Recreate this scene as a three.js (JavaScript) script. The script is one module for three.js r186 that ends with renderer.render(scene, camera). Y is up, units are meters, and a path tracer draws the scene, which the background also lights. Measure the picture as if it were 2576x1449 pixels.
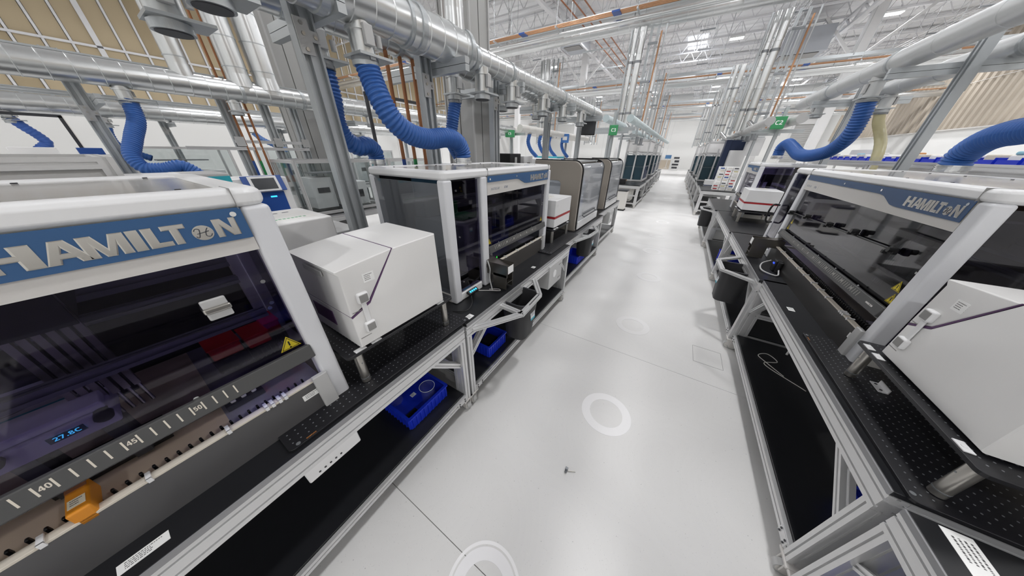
import * as THREE from 'three';
import { mergeGeometries, toCreasedNormals } from 'three/addons/utils/BufferGeometryUtils.js';
import { RoundedBoxGeometry } from 'three/addons/geometries/RoundedBoxGeometry.js';
import { TextGeometry } from 'three/addons/geometries/TextGeometry.js';
import { FontLoader } from 'three/addons/loaders/FontLoader.js';
import { RectAreaLightUniformsLib } from 'three/addons/lights/RectAreaLightUniformsLib.js';

// ---------------------------------------------------------------- camera, light, exposure
const R = Math.PI / 180;
const scene = new THREE.Scene();
const camera = new THREE.PerspectiveCamera(98.672, 2576 / 1449, 0.03, 200);
camera.position.set(0, 1.7, 0);
camera.rotation.order = 'YXZ';
camera.rotation.set(-28.667 * R, 31.522 * R, 0.8795 * R);
scene.add(camera);
const renderer = new THREE.WebGLRenderer({ antialias: true });
renderer.toneMapping = THREE.LinearToneMapping;
renderer.toneMappingExposure = 1.0;
renderer.shadowMap.enabled = true;
scene.background = new THREE.Color(0x0c0d0f);
RectAreaLightUniformsLib.init();
const LAMP = 205, GLOW = 6;                          // lamp radiance and the glow the eye sees
const lampSpots = [];
for (const x of [-15.2, -9.8, -4.5, 0.6, 5.9, 10.2])
  for (const z of [4.6, -3.4, -9.3, -15.4, -21.4, -27.6, -33.7, -39.4]) lampSpots.push([x, z]);

// ---------------------------------------------------------------- helpers
let seed = 7;
const rnd = () => { seed = (seed * 1664525 + 1013904223) >>> 0; return seed / 4294967296; };
const rr = (a, b) => a + (b - a) * rnd();
const font = await new FontLoader().loadAsync('fonts/droid/droid_sans_bold.typeface.json');
const V = (x, y, z) => new THREE.Vector3(x, y, z);
const mtx = (x, y, z, rx = 0, ry = 0, rz = 0) => new THREE.Matrix4().compose(V(x, y, z), new THREE.Quaternion().setFromEuler(new THREE.Euler(rx, ry, rz, 'YXZ')), V(1, 1, 1));
const used = {};
function numbered(n) { const k = used[n] = (used[n] ?? -1) + 1; return k ? n + '_' + String(k).padStart(3, '0') : n; }
function shade(m) { m.castShadow = true; m.receiveShadow = true; return m; }
function tag(o, label, category, group) { o.userData.label = label; o.userData.category = category; if (group) o.userData.group = group; return o; }
function thing(name, label, category, p = [0, 0, 0], ry = 0, group) {
  const o = new THREE.Group(); o.name = numbered(name); scene.add(o);
  o.position.set(...p); o.rotation.y = ry; return tag(o, label, category, group);
}
function dup(src, p, ry, label, group) {
  const o = src.clone(); o.userData = { ...src.userData }; o.name = numbered(src.name.replace(/_\d+$/, '')); scene.add(o);
  o.position.set(...p); o.rotation.y = ry; if (label) o.userData.label = label; if (group) o.userData.group = group; return o;
}
function clean(g) {
  g = g.index ? g.toNonIndexed() : g;
  for (const k of Object.keys(g.attributes)) if (!['position', 'normal', 'uv'].includes(k)) g.deleteAttribute(k);
  if (!g.attributes.uv) g.setAttribute('uv', new THREE.BufferAttribute(new Float32Array(g.attributes.position.count * 2), 2));
  g.morphAttributes = {}; g.clearGroups?.(); return g;
}
const cache = {};
const memo = (k, f) => cache[k] ??= f();
class MB {                                          // collects shapes, becomes one mesh
  constructor() { this.g = []; }
  add(geo, m) { const c = clean(geo.clone()); if (m) c.applyMatrix4(m); this.g.push(c); return this; }
  box(w, h, d, x, y, z, rx, ry, rz) { return this.add(memo('b' + [w, h, d], () => new THREE.BoxGeometry(w, h, d)), mtx(x, y, z, rx, ry, rz)); }
  rbox(w, h, d, r, x, y, z, rx, ry, rz) { return this.add(memo('r' + [w, h, d, r], () => new RoundedBoxGeometry(w, h, d, 2, r)), mtx(x, y, z, rx, ry, rz)); }
  cyl(r, h, x, y, z, rx, ry, rz, n = 16, r2 = r) { return this.add(memo('c' + [r, h, n, r2], () => new THREE.CylinderGeometry(r2, r, h, n)), mtx(x, y, z, rx, ry, rz)); }
  sph(r, x, y, z, n = 10) { return this.add(memo('s' + [r, n], () => new THREE.SphereGeometry(r, n, n - 2)), mtx(x, y, z)); }
  bar(p, q, w, h, up) { return this.add(memo('b111', () => new THREE.BoxGeometry(1, 1, 1)), along(p, q, w, h, up)); }
  rod(p, q, r, n = 10) { return this.add(memo('c1' + n, () => new THREE.CylinderGeometry(1, 1, 1, n).rotateX(Math.PI / 2)), along(p, q, r, r)); }
  ext(p, q, w, h, up) { return this.add(extrusion(w, h), along(p, q, 1, 1, up)); }
  poly(pts, d, m, bevel = 0, holes) { return this.add(prism(pts, d, bevel, holes), m); }
  ring(R1, R0, h, x, y, z, rx = 0, ry, rz, n = 32) {
    const s = new THREE.Shape(); s.absarc(0, 0, R1, 0, 2 * Math.PI); const o = new THREE.Path(); o.absarc(0, 0, R0, 0, 2 * Math.PI, true); s.holes.push(o);
    return this.add(new THREE.ExtrudeGeometry(s, { depth: h, bevelEnabled: false, curveSegments: n }).rotateX(-Math.PI / 2), mtx(x, y, z, rx, ry, rz));
  }
  build(name, mat, parent) {
    const m = shade(new THREE.Mesh(this.g.length > 1 ? mergeGeometries(this.g) : this.g[0], mat));
    m.name = parent === scene ? numbered(name) : name; parent.add(m); return m;
  }
}
const mb = () => new MB();
function along(p, q, sx = 1, sy = 1, up = [0, 1, 0]) {   // unit shape centred on z -> laid from p to q
  const a = V(...p), b = V(...q), d = b.clone().sub(a), L = d.length(); d.normalize();
  let u = V(...up); if (Math.abs(u.dot(d)) > .98) u = V(0, 0, 1); if (Math.abs(u.dot(d)) > .98) u = V(1, 0, 0);
  const x = u.clone().cross(d).normalize(), y = d.clone().cross(x);
  return new THREE.Matrix4().makeBasis(x.multiplyScalar(sx), y.multiplyScalar(sy), d.multiplyScalar(L)).setPosition(a.add(b).multiplyScalar(.5));
}
function prism(pts, d, bevel = 0, holes = []) {
  const s = pts instanceof THREE.Shape ? pts : new THREE.Shape(pts.map(p => new THREE.Vector2(...p)));
  for (const h of holes) s.holes.push(h instanceof THREE.Path ? h : new THREE.Path(h.map(p => new THREE.Vector2(...p))));
  const g = new THREE.ExtrudeGeometry(s, { depth: d - 2 * bevel, bevelEnabled: bevel > 0, bevelThickness: bevel, bevelSize: bevel, bevelOffset: -bevel, bevelSegments: bevel > .01 ? 6 : 3, curveSegments: 10 }).translate(0, 0, -d / 2 + bevel);
  return bevel > 0 ? toCreasedNormals(g, .62) : g;
}
function extrusion(w, h) {                          // slotted aluminium profile, unit length along z
  return memo('e' + [w, h], () => {
    const pts = [], slot = .0042, dep = .007;
    const side = (L, f) => { const n = Math.max(1, Math.round(L / .045)), st = L / n; for (let i = 0; i < n; i++) { const c = -L / 2 + st * (i + .5); for (const [s, t] of [[c - slot, 0], [c - slot, dep], [c + slot, dep], [c + slot, 0]]) pts.push(f(s, t)); } };
    pts.push([-w / 2, -h / 2]); side(w, (s, t) => [s, -h / 2 + t]); pts.push([w / 2, -h / 2]); side(h, (s, t) => [w / 2 - t, s]);
    pts.push([w / 2, h / 2]); side(w, (s, t) => [-s, h / 2 - t]); pts.push([-w / 2, h / 2]); side(h, (s, t) => [-w / 2 + t, -s]);
    return prism(pts, 1);
  });
}
function roundRect(w, h, r, cx = 0, cy = 0, path) {
  const s = path ? new THREE.Path() : new THREE.Shape(), x = cx - w / 2, y = cy - h / 2;
  s.moveTo(x + r, y); s.lineTo(x + w - r, y); s.absarc(x + w - r, y + r, r, -Math.PI / 2, 0); s.lineTo(x + w, y + h - r); s.absarc(x + w - r, y + h - r, r, 0, Math.PI / 2);
  s.lineTo(x + r, y + h); s.absarc(x + r, y + h - r, r, Math.PI / 2, Math.PI); s.lineTo(x, y + r); s.absarc(x + r, y + r, r, Math.PI, 1.5 * Math.PI);
  return s;
}
roundRect.hole = (w, h, r, cx, cy) => roundRect(w, h, r, cx, cy, true);
function sweep(pts, rad, nS, nR, close = true) {    // a tube whose radius changes along its length
  const c = new THREE.CatmullRomCurve3(pts.map(p => V(...p)), false, 'centripetal'), F = c.computeFrenetFrames(nS, false), L = c.getLength();
  const pos = [], uv = [], idx = [];
  for (let i = 0; i <= nS; i++) {
    const P = c.getPointAt(i / nS), r = rad(i / nS * L, i / nS, L);
    for (let j = 0; j <= nR; j++) { const a = j / nR * 2 * Math.PI, ca = Math.cos(a) * r, sa = Math.sin(a) * r; pos.push(P.x + F.normals[i].x * ca + F.binormals[i].x * sa, P.y + F.normals[i].y * ca + F.binormals[i].y * sa, P.z + F.normals[i].z * ca + F.binormals[i].z * sa); uv.push(j / nR, i / nS); }
  }
  for (let i = 0; i < nS; i++) for (let j = 0; j < nR; j++) { const a = i * (nR + 1) + j, b = a + nR + 1; idx.push(a, a + 1, b, b, a + 1, b + 1); }
  const g = new THREE.BufferGeometry(); g.setAttribute('position', new THREE.Float32BufferAttribute(pos, 3)); g.setAttribute('uv', new THREE.Float32BufferAttribute(uv, 2)); g.setIndex(idx); g.computeVertexNormals(); return g;
}
function wire(pts, r, n = 60, k = 8) { return sweep(pts, () => r, n, k); }

// ---------------------------------------------------------------- materials
const lin = h => new THREE.Color(h);
function mat(hex, rough = .5, metal = 0, o = {}) { return new THREE.MeshStandardMaterial({ color: lin(hex), roughness: rough, metalness: metal, ...o }); }
function canvasTex(w, h, draw, rep) {
  const c = document.createElement('canvas'); c.width = w; c.height = h; draw(c.getContext('2d'), w, h);
  const t = new THREE.CanvasTexture(c); t.colorSpace = THREE.SRGBColorSpace; t.magFilter = THREE.LinearFilter; if (rep) { t.wrapS = t.wrapT = THREE.RepeatWrapping; t.repeat.set(...rep); } return t;
}
function dataTex(n, f, srgb = true) {
  const d = new Uint8Array(n * n * 4);
  for (let y = 0; y < n; y++) for (let x = 0; x < n; x++) { const c = f(x / n, y / n), k = (y * n + x) * 4; d[k] = c[0]; d[k + 1] = c[1]; d[k + 2] = c[2]; d[k + 3] = 255; }
  const t = new THREE.DataTexture(d, n, n); t.wrapS = t.wrapT = THREE.RepeatWrapping; t.magFilter = THREE.LinearFilter; t.minFilter = THREE.LinearMipmapLinearFilter; t.generateMipmaps = true; if (srgb) t.colorSpace = THREE.SRGBColorSpace; t.needsUpdate = true; return t;
}
const M = {
  white: mat(0xe6e6e6, .38), whiteWarm: mat(0xe5e4e2, .42), offwhite: mat(0xd6d4cf, .5), paint: mat(0xebebe9, .8), post: mat(0xdcdde0, .35), trim: mat(0xcfccc8, .45),
  alu: mat(0xd9d9d9, .38, .55), aluDark: mat(0x8c8f92, .45, .6), galv: mat(0xb9bdbf, .38, .6), duct: mat(0xd4d6d6, .3, .9), ductGrey: mat(0xc9cbcb, .42, .45), strut: mat(0xb2b6b8, .42, .4), steel: mat(0xb9b6b0, .28, .95), chrome: mat(0xdfe0e0, .14, 1),
  black: mat(0x141416, .42), blackTop: mat(0x1b1c1f, .36), blackMatt: mat(0x18181a, .75), dark: mat(0x35363a, .5), ruler: mat(0x4a4a4a, .5), grey: mat(0x8d8c8a, .5), greyLight: mat(0xb9b9b8, .5), taupe: mat(0x9a938a, .5), taupeDark: mat(0x7b756e, .55),
  blue: mat(0x1d3d82, .5), hose: mat(0x2b5ca3, .48), blueTray: mat(0x1531c0, .4), banner: mat(0x335a86, .45), bannerR: mat(0x3c5579, .45), blueBand: mat(0x1f4a94, .4), navy: mat(0x1c2c4d, .5), teal: mat(0x24424f, .5), cyan: mat(0x28a7b8, .45),
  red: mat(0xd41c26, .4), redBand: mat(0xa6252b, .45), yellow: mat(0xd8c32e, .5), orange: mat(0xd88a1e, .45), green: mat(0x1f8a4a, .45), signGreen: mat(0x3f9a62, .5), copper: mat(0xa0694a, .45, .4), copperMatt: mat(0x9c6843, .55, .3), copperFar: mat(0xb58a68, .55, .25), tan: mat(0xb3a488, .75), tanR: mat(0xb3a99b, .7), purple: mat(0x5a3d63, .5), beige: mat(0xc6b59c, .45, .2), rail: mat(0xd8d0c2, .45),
  amber: mat(0x6b4a12, .5), ceiling: mat(0xe2e2e3, .75), joist: mat(0xdedee0, .6), rubber: mat(0x2b2b2c, .8), printDark: mat(0x44464c, .6), letter: mat(0xc9c6c0, .22, .9), ringPaint: mat(0xf6f5f5, .6), paleBlue: mat(0xc3d0d2, .4), screen: mat(0x35383c, .25), box: mat(0xf0efee, .6), yellowish: mat(0xcfc79b, .45, .3),
};
const glass = (hex, rough = .03, o = {}) => new THREE.MeshPhysicalMaterial({ color: lin(hex), transmission: 1, roughness: rough, thickness: 0, ior: 1.5, ...o });
M.tint = glass(0xaba8ba); M.clear = glass(0xf4f6f6); M.roof = new THREE.MeshPhysicalMaterial({ color: lin(0xe9e7e4), transmission: .7, roughness: .14, thickness: 0 }); M.smoke = new THREE.MeshPhysicalMaterial({ color: lin(0xe6ebf2), transmission: .66, roughness: .05, thickness: 0 }); M.tint1 = glass(0xc6c2d4); M.sideTint = new THREE.MeshPhysicalMaterial({ color: lin(0xb4b8be), transmission: .82, roughness: .04, thickness: 0 }); M.beaker = new THREE.MeshPhysicalMaterial({ color: lin(0xf2f6ff), transmission: .97, roughness: .03, thickness: 0, ior: 1.45 });
const glow = (hex, k) => new THREE.MeshStandardMaterial({ color: 0x050505, emissive: lin(hex), emissiveIntensity: k, roughness: .5 });
M.lamp = glow(0xffffff, GLOW); M.led = glow(0x39c8ff, 1.6); M.ledBlue = glow(0x2540ff, 3); M.ledGreen = glow(0x2fe04e, 1.2); M.clearHose = new THREE.MeshPhysicalMaterial({ color: lin(0xd8d2ae), transmission: .45, roughness: .35, thickness: 0 }); M.amberLed = glow(0xffa020, 1);
function speck(u, v) { return 0; }
{
  const n = 1024, base = new Float32Array(n * n).fill(0);
  for (let k = 0; k < 5200; k++) { const x = rnd() * n | 0, y = rnd() * n | 0, r = rnd() < .04 ? 2 : 1, a = rr(-70, 18) * (r === 2 ? .9 : .7); for (let j = 0; j < r; j++) for (let i = 0; i < r; i++) base[((y + j) % n) * n + (x + i) % n] = a; }
  const t = dataTex(n, (u, v) => { const k = (Math.round(v * n) % n) * n + Math.round(u * n) % n, m = 4 * Math.sin(u * 12.57 + 2 * Math.sin(v * 6.283)) * Math.sin(v * 6.283) + base[k]; return [226 + m, 225 + m, 223 + m]; });
  M.floor = new THREE.MeshStandardMaterial({ map: t, roughness: .42 });
}
M.edge = mat(0x8e8e90, .5); M.joint = mat(0xa3a19f, .8);
M.blackPerf = mat(0x17171b, .45);

// a flat printed sticker, wx by wy metres, facing +z
function decal(name, wx, wy, draw, parent, m, px = 256) {
  const t = canvasTex(px, Math.max(16, Math.round(px * wy / wx)), draw);
  const b = mb().box(wx, wy, .0008, 0, 0, 0); const o = b.build(name, new THREE.MeshStandardMaterial({ map: t, roughness: .5 }), parent); o.applyMatrix4(m); return o;
}
const paper = (lines, fg = '#555', bg = '#f4f4f2') => (c, w, h) => {
  c.fillStyle = bg; c.fillRect(0, 0, w, h); c.fillStyle = fg;
  for (let i = 0; i < lines; i++) { const y = h * (.16 + .72 * i / lines); for (let x = w * .14; x < w * (i ? .62 : .84);) { const k = rr(4, 16); c.fillRect(x, y, k, h * .3 / lines); x += k + 4; } }
};
const word = (txt, fg, bg, size = .6, f = 'bold') => (c, w, h) => { c.fillStyle = bg; c.fillRect(0, 0, w, h); c.fillStyle = fg; c.font = `${f} ${Math.round(h * size)}px sans-serif`; c.textAlign = 'center'; c.textBaseline = 'middle'; c.fillText(txt, w / 2, h / 2); };
function text(str, size, depth = .001) { const g = new TextGeometry(str, { font, size, depth, height: depth, curveSegments: 4, bevelEnabled: false }); g.computeBoundingBox(); return g; }

// ---------------------------------------------------------------- the setting
function struct(b, name, m, parent = scene) { const o = b.build(name, m, parent); if (parent === scene) o.userData.kind = 'structure'; return o; }
const HALL = { x0: -20.4, x1: 12, z0: 8, z1: -45, h: 7.9 };
{
  const fl = new THREE.Group(); fl.name = 'floor'; fl.userData.kind = 'structure'; scene.add(fl);
  mb().box(33, .2, 54, -4.2, -.105, -18.5).build('slab_base', M.joint, fl);
  const xs = [-20.4, -12.6, -4.8, 3, 12], zs = [8, -.255, -2.12, -5.9, -9.8, -13.8, -20, -28, -36, -45];
  const gap = .0016;
  for (let i = 0; i < 4; i++) for (let j = 0; j < 9; j++) {
    const a = xs[i] + gap, b = xs[i + 1] - gap, c = zs[j] - gap, d = zs[j + 1] + gap;
    const w = b - a, l = c - d, g = new THREE.BoxGeometry(w, .02, l).translate((a + b) / 2, -.01, (c + d) / 2), p = g.attributes.position, u = g.attributes.uv;
    for (let k = 0; k < p.count; k++) u.setXY(k, p.getX(k) / 1.6, p.getZ(k) / 1.6);
    const m = shade(new THREE.Mesh(g, M.floor)); m.name = 'floor_slab'; fl.add(m);
  }
  const h = mb(); const fr = [[.56, -2.635, .79, -2.635], [.79, -2.635, .79, -2.38], [.56, -2.38, .79, -2.38], [.56, -2.635, .56, -2.38]];
  for (const [a, b, c, d] of fr) h.bar([a, .0006, b], [c, .0006, d], .003, .0012); h.build('hatch_outline', M.joint, fl);
}
// white rings lying flat on the floor along the walkway
[[-.255, -.209, 'pale ring with a bright rim lying on the floor nearest the bottom edge'], [-.007, -1.382, 'brightest white ring on the floor beside the nearest bench'], [-.017, -2.656, 'pale ring on the floor, next beyond the brightest ring'], [-.006, -4.149, 'pale ring on the floor between the hanging bins'], [-.09, -5.506, 'faint ring on the floor, third beyond the brightest ring'], [-.097, -6.746, 'very faint ring on the floor, fourth beyond the brightest ring'], [-.087, -8.397, 'narrow looking ring far along the aisle floor'], [-.22, -13.6, 'tiny ring farthest along the aisle floor']].forEach(([x, z, lab, r], i) => {
  const t = thing('floor_ring', lab, 'floor marking', [x, .0002, z]);
  mb().ring(i ? .175 : .145, i ? .115 : .098, .0012, 0, 0, 0, 0, 0, 0, 48).build('band', i === 1 ? M.ringPaint : i === 0 ? mat(0xf1f0f1, .6) : mat([0, 0, 0xe9e8e7, 0xe7e6e5, 0xebeae9, 0xe7e6e5, 0xf2f1f0, 0xf2f1f0][i], .6), t);
  if (!i) mb().ring(.167, .153, .0012, 0, 0, 0, 0, 0, 0, 48).build('rim', M.ringPaint, t);
});
{ // walls with thickness
  const { x0, x1, z0, z1, h } = HALL, W = x1 - x0, D = z0 - z1;
  const far = struct(mb().box(W + .6, h + .4, .25, (x0 + x1) / 2, h / 2, z1 - .125), 'wall_far', M.paint);
  for (const x of [-16, -11.5, -7, -2.5, 2, 6.5]) { const s = mb().box(.03, h, .012, x, h / 2, z1 + .004).build('panel_joint', mat(0xd7d7d6, .7), far); }
  struct(mb().box(W + .6, h + .4, .25, (x0 + x1) / 2, h / 2, z0 + .125), 'wall_near', M.paint);
  const lw = new THREE.Group(); lw.name = 'wall_left'; lw.userData.kind = 'structure'; scene.add(lw);
  mb().box(.25, h + .4, D, x0 - .125, h / 2, (z0 + z1) / 2).build('wall_core', M.paint, lw);
  for (let z = z0 - 1.4; z > -40; z -= 2.4) mb().box(.012, 2.85, .03, x0 + .004, 1.43, z).build('panel_joint', M.offwhite, lw);
  const yb = 2.95, stud = .58, z9 = -26;
  const pg = new THREE.BoxGeometry(.05, 1, stud - .09), tans = [M.tan, mat(0xb9a98c, .75), mat(0xab9b7e, .75)];
  for (let z = z0 - .3, k = 0; z > z9; z -= stud, k++) for (const [ya, yt] of [[yb, 5.02], [5.08, h]]) {
    const p = shade(new THREE.Mesh(pg, tans[Math.floor(rnd() * 3)])); p.name = 'cladding_panel'; p.scale.y = yt - ya; p.position.set(x0 + .03, (ya + yt) / 2, z); lw.add(p);
  }
  const sg = new THREE.BoxGeometry(.1, h - yb, .06);
  for (let z = z0 - .3 - stud / 2, k = 0; z > z9; z -= stud, k++) { const p = shade(new THREE.Mesh(sg, M.joist)); p.name = 'batten'; if (k % 6 === 5) p.scale.set(1.6, 1, 2.4); p.position.set(x0 + .06, (h + yb) / 2, z); lw.add(p); }
  mb().box(.14, .07, z0 - z9, x0 + .07, 5.05, (z0 + z9) / 2).box(.14, .1, z0 - z9, x0 + .07, yb - .04, (z0 + z9) / 2).build('girt', M.joist, lw);
  const rw = new THREE.Group(); rw.name = 'wall_right'; rw.userData.kind = 'structure'; scene.add(rw);
  mb().box(.25, h + .4, D, x1 + .125, h / 2, (z0 + z1) / 2).build('wall_core', M.paint, rw);
  const pts = [[0, 0]]; const P = .46; let z = 0;
  for (; z < 50; z += P) pts.push([z, .02], [z + .2, .02], [z + .25, .1], [z + .41, .1]);
  pts.push([z, .02], [z, 0]);
  const g = prism(pts, 1).rotateX(-Math.PI / 2).rotateY(Math.PI / 2);          // ribs stand up
  const cl = mb().add(g, new THREE.Matrix4().makeScale(1, h - 3.15, 1).setPosition(x1, (h + 3.15) / 2, z0 - .2)).build('corrugated_cladding', M.tanR, rw);
  mb().box(.13, .06, 50, x1 - .09, 3.13, -17).box(.02, .02, 50, x1 - .11, 5.3, -17).build('girt', M.trim, rw);
  // ceiling: ribbed deck, bar joists, girders
  const ce = new THREE.Group(); ce.name = 'ceiling'; ce.userData.kind = 'structure'; scene.add(ce);
  mb().box(W + .6, .2, D + .6, (x0 + x1) / 2, h + .16, (z0 + z1) / 2).build('roof_slab', M.ceiling, ce);
  const dp = [[0, 0]]; for (let k = 0; k < D; k += .6) dp.push([k, -.01], [k + .3, -.01], [k + .36, -.06], [k + .54, -.06]); dp.push([D, -.01], [D, 0]);
  mb().add(prism(dp, W).rotateY(Math.PI / 2), mtx((x0 + x1) / 2, h + .06, z0)).build('ribbed_deck', M.ceiling, ce);
  const jg = (() => { const b = mb(); for (const y of [0, -.55]) b.box(W, .06, .09, 0, y, 0); const n = 44; for (let i = 0; i < n; i++) { const a = -W / 2 + W * i / n, c = a + W / n; b.bar([a, -.55, 0], [(a + c) / 2, 0, 0], .03, .03).bar([(a + c) / 2, 0, 0], [c, -.55, 0], .03, .03); } return mergeGeometries(b.g); })();
  for (let z = 6; z > z1 + 1; z -= 1.95) { const j = shade(new THREE.Mesh(jg, M.joist)); j.name = 'bar_joist'; j.position.set((x0 + x1) / 2, h - .05, z); ce.add(j); }
  for (const x of [-12.4, -6.4, 4.6, 9.5]) { const b = mb(); for (const y of [h - .62, h - 1.05]) b.box(.16, .1, D, x, y, (z0 + z1) / 2); for (let z = z0; z > z1; z -= 1.6) b.bar([x, h - 1.05, z], [x, h - .62, z - .8], .06, .06).bar([x, h - .62, z - .8], [x, h - 1.05, z - 1.6], .06, .06); b.build('girder', M.joist, ce); }
  const sk = new THREE.Group(); sk.name = 'window_1'; sk.userData.kind = 'structure'; scene.add(sk); sk.position.set(-1.3, h - .02, -23.8); sk.scale.setScalar(.8);
  for (const [x, z] of [[-.33, 1], [.33, 1], [-.33, 0], [.33, 0], [-.33, -1], [.33, -1]]) mb().box(.6, .02, .92, x, 0, z).build('skylight_pane', glow(0xf4f7ff, 1.6), sk);
  mb().box(.06, .1, 3, 0, -.02, 0).box(1.3, .1, .06, 0, -.02, .5).box(1.3, .1, .06, 0, -.02, -.5).build('skylight_frame', M.joist, sk);
  const sl = new THREE.RectAreaLight(0xf4f7ff, 6, 1.2, 2.9); sl.position.set(0, -.1, 0); sl.rotation.x = -Math.PI / 2; sk.add(sl);
  // roll-up door and control cabinet on the far wall
  const dr = new THREE.Group(); dr.name = 'door_1'; dr.userData.kind = 'structure'; scene.add(dr); dr.position.set(10.4, 0, z1 + .05);
  const sb = new THREE.BoxGeometry(1.9, .19, .05); for (let i = 0; i < 24; i++) { const s = shade(new THREE.Mesh(sb, M.greyLight)); s.name = 'door_slat'; s.position.set(0, .12 + i * .2, 0); dr.add(s); }
  mb().box(.2, 5, .14, -1.05, 2.5, .02).box(.2, 5, .14, 1.05, 2.5, .02).box(2.3, .4, .3, 0, 5.1, .1).build('door_frame', M.white, dr);
}
// high-bay lamps: a glowing pair of panels and the light of the same size
{
  const seen = new Set(['0.6,-21.4', '5.9,-21.4', '-9.8,-21.4', '5.9,-33.7', '0.6,-33.7', '-4.5,-33.7', '0.6,-39.4', '-9.8,-33.7', '-4.5,-39.4', '0.6,-27.6', '-4.5,-27.6']);
  let first = null;
  for (const [x, z] of lampSpots) {
    const y = 7.15, lab = 'white high bay lamp with two bright panels hanging under the ribbed ceiling';
    if (!first) {
      first = thing('high_bay_lamp', lab, 'ceiling lamp', [x, y, z], 0, 'high bay lamps under the ceiling');
      mb().rbox(.62, .09, .36, .02, 0, .07, 0).cyl(.08, .1, 0, .15, 0).build('housing', M.white, first);
      mb().rod([-.2, .1, 0], [0, .72, 0], .006).rod([.2, .1, 0], [0, .72, 0], .006).build('hanger', M.aluDark, first);
      for (const s of [-1, 1]) mb().rbox(.28, .02, .32, .008, s * .15, .015, 0).build('lamp_panel', M.lamp, first);
      const l = new THREE.RectAreaLight(0xfdfdff, LAMP, .58, .32); l.position.y = -.01; l.rotation.x = -Math.PI / 2; first.add(l);
    } else dup(first, [x, y, z], 0, lab, 'high bay lamps under the ceiling');
  }
}
// ================================================================ benches (local: x to the viewer's right end at 0, front at z=0)
const LFT = Math.PI / 2, RGT = -Math.PI / 2;
function castor(parent, x, z) {
  const b = mb().rbox(.09, .014, .1, .004, x, .112, z).rbox(.008, .075, .06, .003, x - .023, .072, z + .01).rbox(.008, .075, .06, .003, x + .023, .072, z + .01).cyl(.014, .03, x, .1, z);
  const c = b.build('castor', M.trim, parent);
  mb().cyl(.037, .03, x, .037, z + .016, 0, 0, Math.PI / 2, 20).build('wheel', M.offwhite, c);
  mb().ring(.0375, .031, .031, x - .0155, .037, z + .016, 0, 0, -Math.PI / 2, 20).build('tyre', M.greyLight, c);
}
function makeBench(label, L, D, o = {}) {
  const t = thing('workbench', label, 'workbench'), H = o.top ?? .76;
  mb().rbox(L - .004, .022, D, .003, -L / 2, H - .011, -D / 2).build('worktop', M.blackTop, t);
  mb().box(L - .006, .021, .005, -L / 2, H - .0115, .002).build('edge_band', M.edge, t);
  const y = H - .022 - .046;
  mb().ext([0, y, -.0225], [-L, y, -.0225], .045, .09).build('front_rail', M.alu, t);
  mb().ext([0, y, -D + .0225], [-L, y, -D + .0225], .045, .09).build('back_rail', M.alu, t);
  for (const x of [-.0225, -L + .0225]) {
    mb().ext([x, y, -.046], [x, y, -D + .046], .045, .09).build('end_rail', M.alu, t);
    mb().ext([x, .42, -.046], [x, .42, -D + .046], .045, .045).build('cross_rail', M.alu, t);
    mb().ext([x + (x < -.1 ? .05 : -.05), .15, -.046], [x + (x < -.1 ? .05 : -.05), .15, -D + .046], .045, .045).build('shelf_end_rail', M.alu, t);
    for (const z of [-.046, -D + .046]) {
      mb().ext([x, .12, z], [x, y - .046, z], .09, .045, [1, 0, 0]).build('leg', M.alu, t);
      castor(t, x, z);
    }
    const s = x < -.1 ? 1 : -1;
    mb().ext([x + s * .02, .45, -.04], [x + s * .24, y - .04, -.03], .045, .03).build('brace', M.alu, t);
  }
  mb().ext([-.045, .15, -.0225], [-L + .045, .15, -.0225], .045, .045).build('shelf_front_rail', M.alu, t);
  mb().ext([-.045, .15, -D + .0225], [-L + .045, .15, -D + .0225], .045, .045).build('shelf_back_rail', M.alu, t);
  mb().box(L - .1, .012, D - .03, -L / 2, .178, -D / 2 - .006).build('lower_shelf', M.blackTop, t);
  for (const x of [-.09, -L + .09]) { const p = mb().box(.08, .042, .004, x, .15, .002).build('joint_plate', M.alu, t); const bb = mb(); for (const [a, c] of [[-.026, .01], [.026, .01], [-.026, -.01], [.026, -.01]]) bb.cyl(.005, .006, x + a, .15 + c, .005, Math.PI / 2, 0, 0, 8); bb.build('bolt', M.dark, p); }
  return t;
}
const put = (o, p, ry) => { o.position.set(...p); o.rotation.y = ry; return o; };
const bA = put(makeBench('black topped aluminium bench at the near left carrying the largest machine', 1.83, .9), [-.885, 0, -.885], LFT);
dup(bA, [-.885, 0, -2.735], LFT, 'black topped bench on the left carrying the second machine, bin hung on it');
dup(bA, [-.97, 0, -4.62], LFT, 'black topped bench on the left carrying the red striped instrument and first grey hood').scale.z = .9;
dup(bA, [-1.06, 0, -6.46], LFT, 'shorter looking bench at the end of the near left row, nothing on its lower shelf').scale.z = .8;
dup(bA, [.855, 0, .895], RGT, 'black topped bench at the bottom right corner with a white label on its top');
dup(bA, [.85, 0, -.98], RGT, 'black topped aluminium bench at the near right under the white instrument and machine');
dup(bA, [.82, 0, -2.77], RGT, 'black topped bench on the right carrying the far part of the big machine');
dup(bA, [.8, 0, -4.56], RGT, 'black topped bench on the right carrying the red striped instrument');
dup(bA, [.76, 0, -6.42], RGT, 'black topped bench at the far end of the near right row');

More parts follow.
